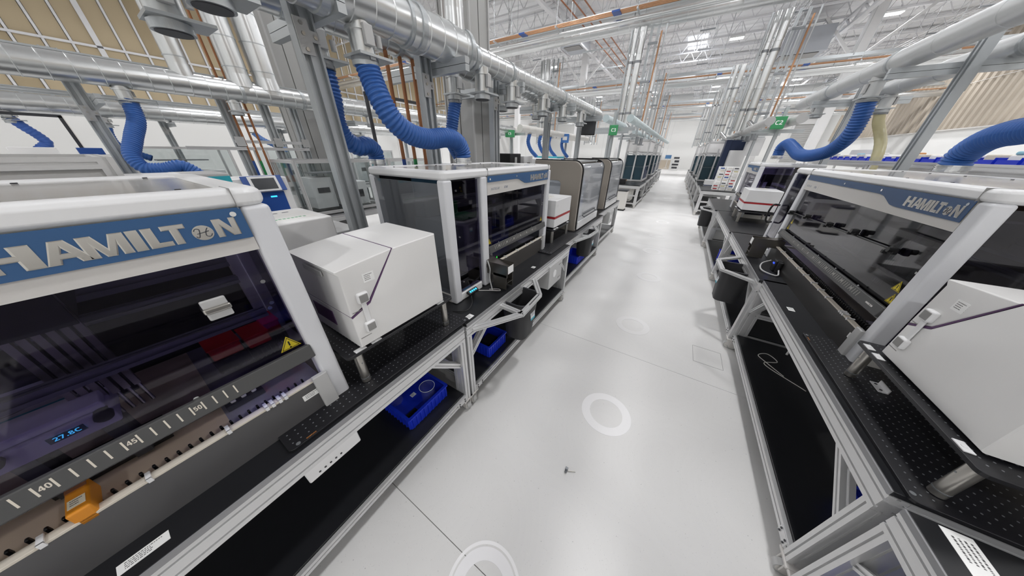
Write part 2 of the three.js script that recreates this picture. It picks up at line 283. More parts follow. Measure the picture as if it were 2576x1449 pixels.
// ================================================================ liquid handling machines
const tintCol = M.tint;
function hamiltonBanner(t, W, m) {
  const top = .8, b1 = .718, b2 = .762, xr = -.066, xl = -W + .066, x1 = -.5, x2 = -.64;
  const s = new THREE.Shape(); s.moveTo(xr, top); s.lineTo(xl, top); s.lineTo(xl, b2); s.lineTo(Math.max(x2 - .05, xl + .001), b2);
  if (x2 - .05 > xl) { s.quadraticCurveTo(x2, b2, x2 + .03, b2 - .008); s.lineTo(x1 - .03, b1 + .006); s.quadraticCurveTo(x1, b1, x1 + .05, b1); }
  s.lineTo(xr, b1); s.closePath();
  const p = mb().add(prism(s, .003), mtx(0, 0, .0015)).build('banner', m, t);
  const size = .043;
  const fat = q => { const g = new TextGeometry(q, { font, size, depth: .0004, height: .0004, curveSegments: 4, bevelEnabled: true, bevelSize: .0017, bevelThickness: .0004, bevelSegments: 1 }); g.computeBoundingBox(); return g; };
  const y0 = .7335, rO = .0185, L = mb();
  for (const [ch, a, b] of [['H', -.427, -.366], ['A', -.366, -.313], ['M', -.32, -.264], ['L', -.241, -.206], ['T', -.214, -.177], ['N', -.13, -.086]]) { const g = fat(ch), k = (b - a) / (g.boundingBox.max.x - g.boundingBox.min.x); L.add(g, mtx(a - g.boundingBox.min.x * k, y0, .0034).multiply(new THREE.Matrix4().makeScale(k, 1, 1))); }
  const hb = fat('H').boundingBox, hh = hb.max.y - hb.min.y;
  L.box(.0165, hh, .0012, -.253, y0 + (hb.max.y + hb.min.y) / 2, .0038).cyl(rO, .0012, -.153, y0 + .0165, .0035, Math.PI / 2, 0, 0, 28);
  L.build('lettering', M.letter, p);
  const cx = -.153, cy = y0 + .0165, q = (x, y) => [cx + x * .012, cy + y * .012, .0042];
  mb().add(wire([q(-1.2, .5), q(-.9, .9), q(-.4, .8), q(-.5, 0), q(-.9, -.9), q(-1.2, -.6)], .0011, 24, 5)).add(wire([q(.9, .9), q(.5, .3), q(.3, -.7), q(.8, -.9), q(1.2, -.4)], .0011, 24, 5)).add(wire([q(-.9, -.1), q(0, .05), q(.9, .25)], .0011, 12, 5)).build('monogram', M.printDark, p);
  const sc = mb(); for (const x of [-.085, -.66, -1.1, -W + .09]) if (x > -W + .07) sc.cyl(.0065, .004, x, x === -.085 ? .785 : .781, .004, Math.PI / 2, 0, 0, 14); sc.build('screw', M.chrome, p);
}
function warnSign(t, x, y, z, s = 1, lightning) {
  const a = .024 * s, tri = k => [[0, 1.15 * a * k], [-a * k, -.58 * a * k], [a * k, -.58 * a * k]];
  const g = mb().add(prism(tri(1), .0008), mtx(x, y, z)).build('warning_sign', M.yellow, t);
  const b = mb().add(prism(tri(.86), .0008, 0, [tri(.76)]), mtx(x, y, z + .0006));
  if (lightning) b.poly([[-.002, .012], [.004, .012], [.001, .003], [.005, .003], [-.003, -.011], [-.001, 0], [-.005, 0]].map(p => [p[0] * s, p[1] * s]), .0008, mtx(x, y, z + .0006));
  else b.box(.0035 * s, .014 * s, .0008, x, y + .004 * s, z + .0006).cyl(.0022 * s, .0008, x, y - .0085 * s, z + .0006, Math.PI / 2, 0, 0, 8);
  b.build('sign_print', M.black, g);
}
function makeHandler(o) {
  const { W, bay = 0, D = .74 } = o, Wt = W + bay, t = thing('liquid_handler', o.label, 'lab robot', o.p, o.ry), P = .065;
  const postX = [-P / 2, -W + P / 2]; if (bay) postX.push(-Wt + P / 2);
  for (const x of postX) mb().rbox(P, .8, .06, .012, x, .4, -.03).build('front_post', M.post, t);
  mb().rbox(.05, .17, .02, .004, -P - .012, .085, .004).build('post_foot', M.greyLight, t);
  for (const x of [-P / 2, -Wt + P / 2]) mb().rbox(.05, .8, .05, .01, x, .4, -D + .025).build('back_post', M.post, t);
  // rounded roof frame
  const hole = roundRect.hole(Wt - .15, D - .15, .03, -Wt / 2, D / 2);
  mb().add(prism(roundRect(Wt + .004, D + .004, .045, -Wt / 2, D / 2), .05, .021, [hole]), mtx(0, .822, 0, -Math.PI / 2)).build('roof_frame', M.white, t);
  const rp = mb().add(prism(roundRect(Wt - .145, D - .145, .03, -Wt / 2, D / 2), .006), mtx(0, .838, 0, -Math.PI / 2)).build('roof_panel', M.roof, t);
  const hs = mb(); for (let k = 0; k < 7; k++) for (const z of [-.11, -D + .11]) hs.cyl(.006, .003, -.14 - k * (Wt - .28) / 6, .843, z, 0, 0, 0, 10); hs.build('roof_screw', M.dark, rp);
  mb().box(.0015, .052, .08, -P - .004, .822, -.036).box(.0015, .052, .08, -W + P + .004, .822, -.036).build('roof_seam', M.grey, t);
  mb().box(W - 2 * P, .115, .018, -W / 2, .737, -.012).build('trim_panel', o.trimMat ?? M.trim, t);
  hamiltonBanner(t, W, o.banner ?? M.banner);
  // windows
  const wy = .23, wh = .45, win = mb().box(W - 2 * P, wh, .004, -W / 2, wy + wh / 2, -.03).build('front_window', o.tint ?? M.tint, t);
  const sc = mb(); for (const [x, y] of [[-.095, .5], [-.09, .575], [-.105, .485], [-W + .095, .5]]) sc.cyl(.006, .004, x, y, -.026, Math.PI / 2, 0, 0, 14); sc.build('window_screw', M.chrome, win);
  if (o.handle) { const h = mb().rbox(.05, .062, .01, .004, o.handle, .54, -.022).build('window_handle', M.greyLight, t); mb().rbox(.056, .018, .012, .005, o.handle, .54, -.017).build('grip_bar', M.steel, h); }
  for (const [x, s] of [[0, 1], [-Wt, -1]]) mb().box(.004, .72, D - .11, x - s * .012, .42, -D / 2).build('side_window', o.sideMat ?? M.tint, t);
  for (const x of [-.03, -Wt + .03]) mb().box(.05, .06, D - .1, x, .03, -D / 2).build('sill', M.offwhite, t);
  if (bay) { mb().box(bay - P, .72, .004, -W - bay / 2, .43, -.01).build('bay_window', M.tint, t); mb().rbox(bay - P + .004, .06, .05, .01, -W - bay / 2, .03, -.03).build('bay_sill', M.white, t); const bs = mb(); for (const y of [.14, .46, .74]) bs.cyl(.006, .004, -W - bay + P + .03, y, -.006, Math.PI / 2, 0, 0, 12); bs.build('bay_screw', M.chrome, t); }
  for (const [x, y, s, l] of o.signs ?? []) warnSign(t, x, y, -.0275, s, l);
  if (o.clamps) {
    mb().rod([-1.79, .47, -.012], [-.3, .535, -.012], .004, 8).build('clamp_rod', M.black, t);
    for (const [x, y] of [[-1.78, .47], [-1.4, .5], [-1.0, .515], [-.67, .54], [-.29, .533]]) mb().rbox(.045, .034, .022, .006, x, y, -.008).cyl(.013, .02, x + .013, y + .006, .008, Math.PI / 2, 0, 0, 12).rbox(.02, .02, .02, .004, x - .02, y - .013, .006).build('window_clamp', M.black, t);
    mb().add(wire([[-W - bay + .05, .3, 0], [-W - bay + .05, .3, .05], [-W - bay + .05, .48, .05], [-W - bay + .05, .48, 0]], .009, 40, 8)).build('bay_handle', M.black, t);
  }
  // ruler bar with its scale
  const rb = mb().rbox(W - 2 * P + .01, .052, .022, .004, -W / 2, .281, -.004, -.25).build('ruler_bar', M.ruler, t);
  const tk = mb(), ux = -.27, base = mtx(0, .281, -.004, -.25);
  for (let k = 0, x = ux; x > -W + .12; k++, x -= .0225) tk.add(new THREE.BoxGeometry(.003, .027, .0006), base.clone().multiply(mtx(x, .004, .0113)));
  for (let k = 0; k < 11; k++) { const n = 50 - 5 * k, x = ux - .0225 * (3.5 + 5 * k); if (x < -W + .14 || n < 1) break; const g = text(String(n), .0125, .0006); tk.add(g, base.clone().multiply(mtx(x - g.boundingBox.max.x * .41, -.001, .0108)).multiply(new THREE.Matrix4().makeScale(.82, 1, 1))); }
  tk.build('scale_print', o.tick ?? M.rail, rb);
  const sn = mb(); for (let x = -.34; x > -W + .1; x -= .28) sn.cyl(.006, .004, x, .31, -.01, Math.PI / 2, 0, 0, 10); sn.build('ruler_screw', M.chrome, rb);
  // loading tray
  mb().box(W - 2 * P - .03, .145, .012, -W / 2, .0725, -.006).build('tray_front', o.trayMat ?? mat(0x5d5c5b, .45), t);
  const rl = mb().rbox(W - 2 * P - .02, .008, .024, .0012, -W / 2, .149, -.012).build('tray_rail', M.rail, t);
  for (const x of o.clips ?? []) mb().box(.009, .004, .029, x, .157, -.012).box(.009, .014, .004, x, .152, .002).build('rail_clip', M.white, rl);
  mb().box(W - 2 * P - .26, .006, D - .1, -W / 2 - .13, .122, -D / 2).build('deck', o.deckMat ?? M.steel, t); mb().box(.26, .006, D - .1, -P - .13, .122, -D / 2).build('steel_deck', mat(0xb4b1bd, .16, .5), t);
  const pinG = mergeGeometries(mb().cyl(.0035, .01, 0, .005, 0, 0, 0, 0, 8).rbox(.0062, .018, .011, .0028, 0, .016, 0).g);
  for (let x = -.12; x > -W + .1; x -= .0225) { const p = shade(new THREE.Mesh(pinG, M.black)); p.name = 'track_pin'; p.position.set(x, .125, -.05); if (o.pin) p.scale.setScalar(o.pin); t.add(p); }
  // inside: back wall, beams, gantry arm with channels
  mb().box(Wt - .1, .74, .01, -Wt / 2, .43, -D + .03).build('back_panel', o.backMat ?? mat(0x15151c, .6), t);
  mb().ext([-.08, .56, -.5], [-W + .08, .56, -.5], .045, .09).ext([-.08, .46, -.47], [-W + .08, .46, -.47], .03, .03).build('gantry_beam', M.aluDark, t);
  mb().ext([-.1, o.fb ?? .35, -.14], [-W + .1, o.fb ?? .35, -.14], .03, .03).build('front_beam', M.aluDark, t);
  for (const ax of o.arms ?? [-.5]) {
    const a = mb().box(.1, .12, .4, ax, .61, -.38).box(.06, .3, .05, ax, .42, -.3).build('gantry_arm', M.dark, t);
    const ch = mb(); for (let k = 0; k < 6; k++) ch.box(.012, .34, .018, ax - .045 + k * .018, .5, -.2).cyl(.004, .08, ax - .045 + k * .018, .3, -.2, 0, 0, 0, 8); ch.build('pipette_channel', M.steel, a);
  }
  return t;
}
const m1 = makeHandler({ label: 'largest white framed machine at left edge with big silver lettering on blue banner', W: 1.664, p: [-1.0, .76, -.265], ry: LFT, handle: -.205, tint: M.tint1, fb: .43, signs: [[-.105, .328, 1.25]], clips: [-.187, -.203, -.223, -.24, -.335, -.49, -.64], deckMat: M.beige, arms: [-.46], trayMat: mat(0x555455, .42) });
const m2 = makeHandler({ label: 'white framed machine with open side bay behind the left white instrument', W: 1.1, bay: .33, p: [-1.09, .76, -2.475], ry: LFT, signs: [[-.1, .335, 1], [-1.0, .33, 1.1]], arms: [-.34], clips: [-.2, -.31, -.42, -.6, -.8], tick: mat(0xb3b0aa, .5), trayMat: mat(0x45423f, .4), D: .72, sideMat: M.sideTint, pin: 1.5 });
const m3 = makeHandler({ label: 'large white framed machine on the right with blue banner and long black ruler', W: 1.86, bay: .36, p: [1.0, .76, -1.735], ry: RGT, banner: M.bannerR, tint: glass(0x8d8a99), tick: mat(0xa9a6a0, .5), backMat: mat(0x2b1c12, .6), clamps: 1, signs: [[-.14, .395, 1.2], [-.12, .335, 1.2, 1], [-1.73, .39, 1, 0], [-1.75, .335, 1, 1]], clips: [-.22, -.27, -.29, -.31, -.5, -.62, -.74, -.9, -1.05, -1.3, -1.5], arms: [-.62, -1.25], trayMat: mat(0x2d2b2a, .35), pin: 1.8 });
const m4 = makeHandler({ label: 'smaller far white framed machine behind the right red striped instrument', W: 1.1, bay: .1, p: [1.05, .76, -5.85], ry: RGT, banner: M.banner, arms: [-.5], backMat: M.amber, trayMat: mat(0x4c4945, .35) });
{ // bench block, tray and tubs seen through the left end pane of the second machine
  const t = thing('inner_block', 'grey block with green tray and tub inside the left end of second machine', 'deck module', [-1.17, .885, -1.48], LFT);
  mb().rbox(.34, .36, .52, .008, -.02, .18, -.29).build('block', M.greyLight, t); mb().rbox(.2, .02, .16, .004, -.0, .375, -.2).box(.18, .03, .004, -.0, .39, -.12).build('green_tray', M.green, t); mb().rbox(.09, .1, .1, .006, .02, .42, -.36).build('green_tub', M.green, t); mb().rbox(.26, .12, .12, .008, -.06, .425, -.46).build('beige_case', M.taupe, t); mb().box(.3, .2, .01, -.02, .6, -.53).build('blue_back', mat(0x3d6480, .5), t);
}
// product print on the light trim panels
const mw = (c, w, h) => { c.fillStyle = '#cfccc8'; c.fillRect(0, 0, w, h); c.fillStyle = '#3b4a66'; c.font = `italic ${Math.round(h * .62)}px sans-serif`; c.textBaseline = 'middle'; c.fillText('MICROLAB', 4, h / 2); c.font = `bold italic ${Math.round(h * .62)}px sans-serif`; c.fillText('STAR', w * .66, h / 2); };
for (const [t, x] of [[m2, -.87], [m3, -1.63]]) decal('product_print', .25, .034, mw, t, mtx(x, .715, -.0025), 512).material.roughness = .45;
decal('sticker', .06, .026, paper(3), m1, mtx(-.12, .1, .0005));
decal('sticker', .05, .03, paper(3), m3, mtx(-.11, .1, .0005));
decal('sticker', .03, .02, paper(2), m2, mtx(-.1, .13, .0005));
decal('ruler_label', .06, .016, word('HAMILTON', '#f2f0ec', '#4a4a4a', .7), m3, mtx(-.15, .281, -.004, -.25).multiply(mtx(0, 0, .0116)));
// loading chute bent from sheet steel at the left ends of the rails, power switches
function chute(t, x) {
  const b = mb().box(.09, .003, .24, x, .2, .07, .22).box(.003, .1, .24, x - .045, .16, .07).box(.003, .08, .24, x + .045, .17, .07).box(.09, .003, .12, x, .06, .12).box(.003, .12, .12, x - .045, .07, .12).box(.003, .12, .12, x + .045, .07, .12);
  const c = b.build('waste_chute', mat(0x77736d, .3, .85), t); decal('chute_label', .075, .06, (g, w, h) => { g.fillStyle = '#f4f4f2'; g.fillRect(0, 0, w, h); }, c, mtx(x, .17, .19));
}
chute(m2, -1.03); chute(m3, -1.73);
for (const [t, x, y] of [[m2, -1.07, .17], [m2, -.95, .2]]) { const s = mb().rbox(.02, .03, .006, .002, x, y, .003).build('power_switch', M.black, t); mb().box(.01, .014, .003, x, y, .006).build('switch_light', M.ledGreen, s); }

// things loaded in the largest machine
for (const [i, lab] of [[0, 'upper grey heater block with lit cyan number inside the near left machine'], [1, 'lower grey heater block with lit cyan number inside the near left machine']]) {
  const t = thing('heater_shaker', lab, 'lab heater', [-1.19 + i * .075, .895, .287 - i * .004], LFT);
  const y0 = i ? .142 : .125;
  for (const s of [-.06, .06]) mb().box(.03, y0 + .02, .05, s, (y0 + .02) / 2, -.05).build('support', M.dark, t);
  mb().rbox(.17, .05, .1, .006, 0, y0 + .035, -.05).build('body', mat(0xd3d0e4, .4), t);
  mb().rbox(.16, .022, .09, .004, 0, y0 + .072, -.055).build('top_plate', mat(0xecebf6, .4), t);
  for (const s of [-1, 1]) mb().cyl(.015, .03, s * .07, y0 + .05, .0, Math.PI / 2).build('corner_clamp', M.dark, t);
  decal('display', .05, .018, word(i ? '27.8C' : '27.6C', '#4fd6ff', '#0b1222', .8), t, mtx(.015, y0 + .04, .0008), 128).material.emissive = new THREE.Color(0x123a55);
  const mesh = t.children[t.children.length - 1].material; mesh.emissiveMap = mesh.map; mesh.emissive = new THREE.Color(0xffffff); mesh.emissiveIntensity = 1.6;
  mb().poly([[0, .01], [-.009, -.006], [.009, -.006]], .0008, mtx(.06, y0 + .045, .0008)).build('hazard_print', M.printDark, t);
}
for (const [i, x, z, w, lab] of [[0, -1.36, -.035, .085, 'front red tip tray in grey rack inside the near left machine'], [1, -1.34, -.125, .07, 'middle red tip tray beside the front one inside the near left machine'], [2, -1.4, -.19, .05, 'rearmost red tip tray inside the near left machine']]) {
  const t = thing('tip_tray', lab, 'tip tray', [x, .985, z], LFT);
  mb().rbox(w, .05, .11, .006, 0, .03, 0).rbox(w + .006, .006, .116, .002, 0, .056, 0).build('red_cover', M.red, t);
  const b = mb().box(w + .01, .05, .12, 0, -.022, 0); for (let k = 0; k < 6; k++) b.box(.006, .05, .004, -w / 2 + k * w / 5, -.024, .062); b.build('rack', M.dark, t);
}
{
  const t = thing('carrier', 'orange tabbed carrier slid into the loading tray of the near left machine', 'carrier', [-1.055, .892, .318], LFT);
  mb().rbox(.034, .05, .11, .006, 0, .026, 0).build('body', M.orange, t); decal('paper_label', .024, .03, paper(3, '#334', '#f3ead0'), t, mtx(0, .0515, .02, -Math.PI / 2)); mb().box(.03, .002, .03, 0, .052, -.04).build('cap', M.copperMatt, t);
  const c = thing('dispense_head', 'dark pipetting head with round white label hanging inside the near left machine', 'pipetting head', [-1.3, 1.0, .34], LFT);
  mb().rbox(.2, .13, .12, .01, 0, .13, 0).build('housing', mat(0x3a3746, .5), c); mb().box(.17, .012, .1, 0, .058, 0).build('nozzle_plate', mat(0x77748a, .4, .4), c);
  decal('round_label', .15, .085, (g, w, h) => { g.fillStyle = '#c9ccce'; g.fillRect(0, 0, w, h); g.fillStyle = '#2c9fb4'; g.fillRect(0, h * .78, w, h * .22); g.strokeStyle = '#333'; g.lineWidth = 3; g.beginPath(); g.ellipse(w * .5, h * .38, w * .38, h * .3, 0, 0, 7); g.stroke(); g.fillStyle = '#333'; for (let k = 0; k < 4; k++) g.fillRect(w * (.3 + k * .1), h * .2, 10, h * .34); }, c, mtx(.01, .135, .0615));
  const nz = mb(); for (let k = 0; k < 8; k++) for (let j = 0; j < 3; j++) nz.cyl(.003, .05, -.07 + k * .02, .03, -.03 + j * .03, Math.PI, 0, 0, 6, .0015); nz.build('tips', M.offwhite, c).userData.kind = 'stuff';
  const l = thing('led_strip', 'thin blue light strip over the loading tray of the near left machine', 'light strip', [-1.05, .983, -.06], LFT);
  mb().box(.2, .004, .005, 0, 0, 0).build('strip', M.ledBlue, l); const rl = new THREE.RectAreaLight(0x3a55ff, 1.5, .2, .006); rl.position.y = -.006; rl.rotation.x = -Math.PI / 2; l.add(rl);
}

// ================================================================ perforated platforms and boxed instruments
function holes(t, x0, x1, z0, z1, y, st = .025, r = .0026) {
  const nx = Math.floor((x1 - x0) / st) + 1, nz = Math.floor((z1 - z0) / st) + 1, im = new THREE.InstancedMesh(new THREE.CylinderGeometry(r, r, .0012, 8), M.aluDark, nx * nz);
  for (let i = 0; i < nx; i++) for (let j = 0; j < nz; j++) im.setMatrixAt(i * nz + j, mtx(x0 + i * st, y, z0 + j * st));
  im.name = 'threaded_holes'; im.userData.kind = 'stuff'; im.castShadow = im.receiveShadow = true; t.add(im); return im;
}
function plate(name, label, w, d, p, ry, print) {
  const t = thing(name, label, 'perforated plate', p, ry);
  mb().add(prism(roundRect(w, d, .018), .012, .0015), mtx(-w / 2, .006, -d / 2, -Math.PI / 2)).build('plate', M.blackPerf, t);
  holes(t, -w + .02, -.02, -d + .02, -.018, .0122); for (const x of [-.03, -w + .03]) mb().cyl(.007, .003, x, .0125, -.012, 0, 0, 0, 14).build('corner_bolt', M.aluDark, t);
  if (print) decal('print', .07, .008, word(print[0], print[1], '#17171b', .8), t, mtx(-w + .07, .0127, -.008, -Math.PI / 2));
  return t;
}
function platform(label, w, d, h, p, ry) {
  const t = thing('raised_platform', label, 'platform', p, ry);
  mb().add(prism(roundRect(w, d, .02), .014, .0015), mtx(-w / 2, h - .007, -d / 2, -Math.PI / 2)).build('top_plate', M.blackPerf, t); holes(t, -w + .02, -.02, -d + .02, -.016, h + .0002);
  for (const x of [-.05, -w + .05]) for (const z of [-.035, -d + .035]) { const l = mb().cyl(.0185, h - .02, x, (h - .02) / 2 + .003, z, 0, 0, 0, 24).build('leg', M.steel, t); mb().cyl(.0192, .004, x, .025, z, 0, 0, 0, 24).build('collar', M.aluDark, l); mb().cyl(.003, .002, x, h * .62, z + .0185, Math.PI / 2, 0, 0, 8).build('set_screw', M.aluDark, l); }
  const f = mb(); for (const x of [-.09, -w + .13, -w + .06]) { f.box(.045, .003, .022, x, h + .0025, -.014).cyl(.006, .002, x, h + .0045, -.014, 0, 0, 0, 10); } f.build('clamp_tab', M.white, t); return t;
}
plate('breadboard', 'black perforated plate on the bench below the left white instrument', .95, .5, [-.9, .76, -.955], LFT, ['BASEPLATE', '#d88a3c']);
platform('black perforated platform on steel legs under the left white instrument', .6, .47, .185, [-.945, .772, -.88], LFT);
plate('breadboard', 'black perforated plate on the bench below the right white instrument', .98, .6, [.875, .76, -.965], RGT, ['BASEPLATE', '#d88a3c']);
platform('black perforated platform on steel legs under the right white instrument', .66, .55, .175, [.915, .772, -.985], RGT);
function clamshell(label, p, ry) {                  // local: long side along x, lid at its left end, front at z=0
  const t = thing('plate_reader', label, 'lab instrument', p, ry), d = .39, L = .465;
  const low = [[0, 0], [-L, 0], [-L, .148], [-L + .085, .183], [-.232, .374], [0, .38]], up = [[-L, .155], [-L + .081, .19], [-.236, .374], [-L + .11, .364], [-L - .006, .352], [-L - .006, .343], [-L + .004, .33]];
  const rot = mtx(0, 0, -d / 2);
  mb().add(toCreasedNormals(prism(low, d, .008), .5), rot).build('body', M.whiteWarm, t);
  const lid = mb().add(toCreasedNormals(prism(up, d, .007), .5), rot).build('lid', M.whiteWarm, t);
  mb().poly([[-L + .002, .147], [-L + .085, .181], [-.233, .374], [-.238, .374], [-L + .082, .19], [-L + .002, .1555]], d - .003, rot).build('seam_band', M.purple, t);
  mb().rbox(.006, .024, .15, .003, -L - .002, .314, -d / 2).build('lid_grip', M.greyLight, lid);
  mb().box(.003, .07, .17, -L - .001, .09, -.25).build('front_panel', M.purple, t);
  for (const y of [.088, .222]) { const x = -L + (y > .1 ? .058 : .055); const l = mb().rbox(.044, .046, .02, .008, x, y, .008).build('latch', M.white, t); mb().rbox(.034, .034, .006, .006, x, y, .0165).build('latch_pad', M.grey, l); }
  mb().rbox(.02, .1, .006, .003, -L + .056, .155, .005).build('latch_strap', M.white, t);
  decal('sticker', .046, .038, paper(4), t, mtx(-L + .105, .292, .0005)); const pr = mb(); for (const y of [.17, .045]) pr.box(.045, .003, .0008, -L + .03, y, .0003); pr.build('print', M.grey, t);
  for (const x of [-.06, -L + .06]) for (const z of [-.05, -d + .05]) mb().cyl(.014, .012, x, -.006, z).build('foot', M.rubber, t);
  return t;
}
clamshell('white lidded instrument with purple seam on the left raised platform', [-.945, .969, -.81], LFT);
clamshell('white lidded instrument with purple seam at right edge on raised platform', [.945, .959, -1.06], RGT).scale.set(1.06, 1, 1);
function redStripe(label, p, ry) {
  const t = thing('plate_washer', label, 'lab instrument', p, ry), w = .48, d = .4, h = .3;
  mb().rbox(w, .1, d, .006, -w / 2, .052, -d / 2).build('base', M.white, t); mb().box(w + .001, .022, d + .001, -w / 2, .112, -d / 2).build('red_band', M.redBand, t); const u = mb().rbox(w, h - .122, d, .008, -w / 2, .123 + (h - .122) / 2, -d / 2).build('upper_cover', M.white, t);
  mb().rbox(.16, .01, .12, .004, -w * .6, h + .004, -d * .5).build('top_hatch', M.offwhite, u); decal('logo_print', .03, .03, (g, a, b) => { g.fillStyle = '#e6e6e6'; g.fillRect(0, 0, a, b); g.strokeStyle = '#bbb'; g.lineWidth = 18; g.strokeRect(50, 50, 150, 150); }, t, mtx(-.42, .24, .0005), 256);
  return t;
}
redStripe('white instrument with red stripe on small platform, left side of aisle', [-1.075, .945, -3.13], LFT);
platform('small black platform under the left red striped instrument', .56, .45, .17, [-1.06, .76, -3.17], LFT);
plate('breadboard', 'black perforated plate on left bench under the red striped instrument', .9, .5, [-.94, .76, -3.2], LFT);
redStripe('white instrument with red stripe on small platform, right side of aisle', [.965, .945, -5.42], RGT);
platform('small black platform under the right red striped instrument', .56, .45, .17, [.94, .76, -5.36], RGT);

// ================================================================ grey hoods with clear doors on the left
function hood(label, p, ry) {
  const t = thing('enclosure_hood', label, 'lab hood', p, ry), W = 1.12, H = .86, D = .66;
  const prof = (g) => { const s = new THREE.Shape(); s.moveTo(-g, g); s.lineTo(-g, H - .12 - g); s.absarc(-.12, H - .12, .12 - g, 0, Math.PI / 2); s.lineTo(-D + g, H - g); s.lineTo(-D + g, g); s.closePath(); return s; };
  const m = x => mtx(x, 0, 0, 0, -Math.PI / 2);
  // end panels with a recessed window, black gasket, clear wrap-round door
  for (const x of [-.02, -W + .02]) {
    const s = prof(.012); s.holes.push(roundRect.hole(.34, .46, .05, -.43, .4));
    const e = mb().add(new THREE.ExtrudeGeometry(s, { depth: .03, bevelEnabled: true, bevelSize: .006, bevelThickness: .006, bevelSegments: 2 }), new THREE.Matrix4().makeBasis(V(0, 0, 1), V(0, 1, 0), V(-1, 0, 0)).setPosition(x + .015, 0, 0)).build('end_panel', M.taupe, t);
    mb().add(new THREE.ShapeGeometry(roundRect(.34, .46, .05, -.43, .4)), new THREE.Matrix4().makeBasis(V(0, 0, 1), V(0, 1, 0), V(-1, 0, 0)).setPosition(x, 0, 0)).build('end_window', M.smoke, e);
  }
  const band = (x0, x1, o, i) => { const s = prof(o); const h = new THREE.Path(prof(i).getPoints(10)); s.holes.push(h); return new THREE.ExtrudeGeometry(s, { depth: x0 - x1, bevelEnabled: false }).applyMatrix4(new THREE.Matrix4().makeBasis(V(0, 0, 1), V(0, 1, 0), V(-1, 0, 0)).setPosition(x0, 0, 0)); };
  mb().add(band(-.045, -.065, -.006, .02)).add(band(-W + .065, -W + .045, -.006, .02)).build('gasket', M.black, t);
  const pts = prof(.0).getPoints(12).slice(0, 14), pos = [], idx = []; pts.forEach(p => pos.push(-.065, p.y, p.x, -W + .065, p.y, p.x)); for (let k = 0; k < pts.length - 1; k++) idx.push(2 * k, 2 * k + 2, 2 * k + 1, 2 * k + 1, 2 * k + 2, 2 * k + 3);
  const dg = new THREE.BufferGeometry(); dg.setAttribute('position', new THREE.Float32BufferAttribute(pos, 3)); dg.setIndex(idx); dg.computeVertexNormals();
  const door = mb().add(dg).build('clear_door', M.smoke, t);
  mb().box(W - .14, .1, .012, -W / 2, .06, .008).build('door_sill', M.white, t);
  mb().rod([-.25, .15, .03], [-.85, .15, .03], .008).rod([-.25, .15, .03], [-.25, .17, 0], .006).rod([-.85, .15, .03], [-.85, .17, 0], .006).rod([-.25, .19, .012], [-.85, .19, .012], .005).build('door_handle', M.dark, door);
  const hg = mb(); for (const x of [-.15, -.95]) hg.rbox(.05, .03, .02, .004, x, H - .02, -.1); hg.build('hinge', M.chrome, t);
  mb().box(W - .12, .006, D - .14, -W / 2, H - .004, -D / 2 - .05).build('top_panel', M.clear, t); mb().box(W - .12, .02, .05, -W / 2, H - .014, -.15).box(W - .12, .02, .05, -W / 2, H - .014, -D + .05).build('top_rail', M.greyLight, t); mb().box(W - .1, H - .04, .01, -W / 2, H / 2, -D + .012).build('back_panel', M.white, t); mb().box(W, .02, D, -W / 2, .01, -D / 2).build('base_plate', M.taupeDark, t);
  const ins = mb().rbox(.3, .34, .3, .01, -.36, .19, -.36).rbox(.36, .22, .3, .01, -.78, .13, -.36).build('inner_instrument', M.white, t); mb().box(.2, .08, .01, -.36, .24, -.206).box(.3, .12, .01, -.78, .14, -.206).build('inner_panel', M.blueBand, ins);
  mb().box(W - .3, .04, .25, -W / 2, .56, -.42).build('inner_shelf', M.aluDark, t);
  return t;
}
const hd = hood('first grey sided hood with rounded clear door, left of aisle', [-1.04, .765, -4.42], LFT);
dup(hd, [-1.09, .765, -6.2], LFT, 'second grey sided hood with rounded clear door, farther along the left bench');
// ================================================================ hanging bins
function binHolder(label, pts) {
  const t = thing('bin_holder', label, 'bin frame');
  for (const [a, b] of pts) mb().ext(a, b, .04, .022).build('frame_bar', M.alu, t);
  return t;
}
function bin(label, p, ry, w = .27, d = .24, h = .36) {
  const t = thing('waste_bin', label, 'waste bin', p, ry), n = 24, ring = (k, y, o = 0) => { const s = roundRect(w * k - o, d * k - o, .07 * k - o / 2).getSpacedPoints(n); return s.map(q => [q.x, y, -q.y]); };
  const rows = [ring(.74, 0), ring(1, h), ring(1, h, .008), ring(.74, .01, .008)], pos = [], idx = [], m = rows[0].length;
  rows.forEach(r => r.forEach(q => pos.push(...q))); for (let k = 0; k < 3; k++) for (let i = 0; i < m - 1; i++) { const a = k * m + i, b = a + m; idx.push(a, a + 1, b, b, a + 1, b + 1); }
  const c = pos.length / 3; pos.push(0, .01, 0, 0, 0, 0); for (let i = 0; i < m - 1; i++) idx.push(3 * m + i, 3 * m + i + 1, c, i + 1, i, c + 1);
  const g = new THREE.BufferGeometry(); g.setAttribute('position', new THREE.Float32BufferAttribute(pos, 3)); g.setIndex(idx); g.computeVertexNormals();
  mb().add(toCreasedNormals(g, .6)).build('body', new THREE.MeshStandardMaterial({ color: lin(0x2c2c2e), roughness: .55, side: THREE.DoubleSide }), t);
  mb().add(wire([...roundRect(w + .006, d + .006, .073).getSpacedPoints(n).map(q => [q.x, h, -q.y])], .006, 80, 6)).build('rim', M.dark, t);
  const f = Math.atan2(d * .13, h); decal('sticker', .07, .11, (c, a, b) => { c.fillStyle = '#dfe3e6'; c.fillRect(0, 0, a, b); c.fillStyle = '#3aa6bd'; c.fillRect(0, b * .84, a, b * .16); c.fillStyle = '#777'; for (let k = 0; k < 3; k++) c.fillRect(a * (.25 + k * .2), b * .25, a * .1, b * .4); }, t, mtx(.02, h * .62, d * .458, -f), 128);
  return t;
}
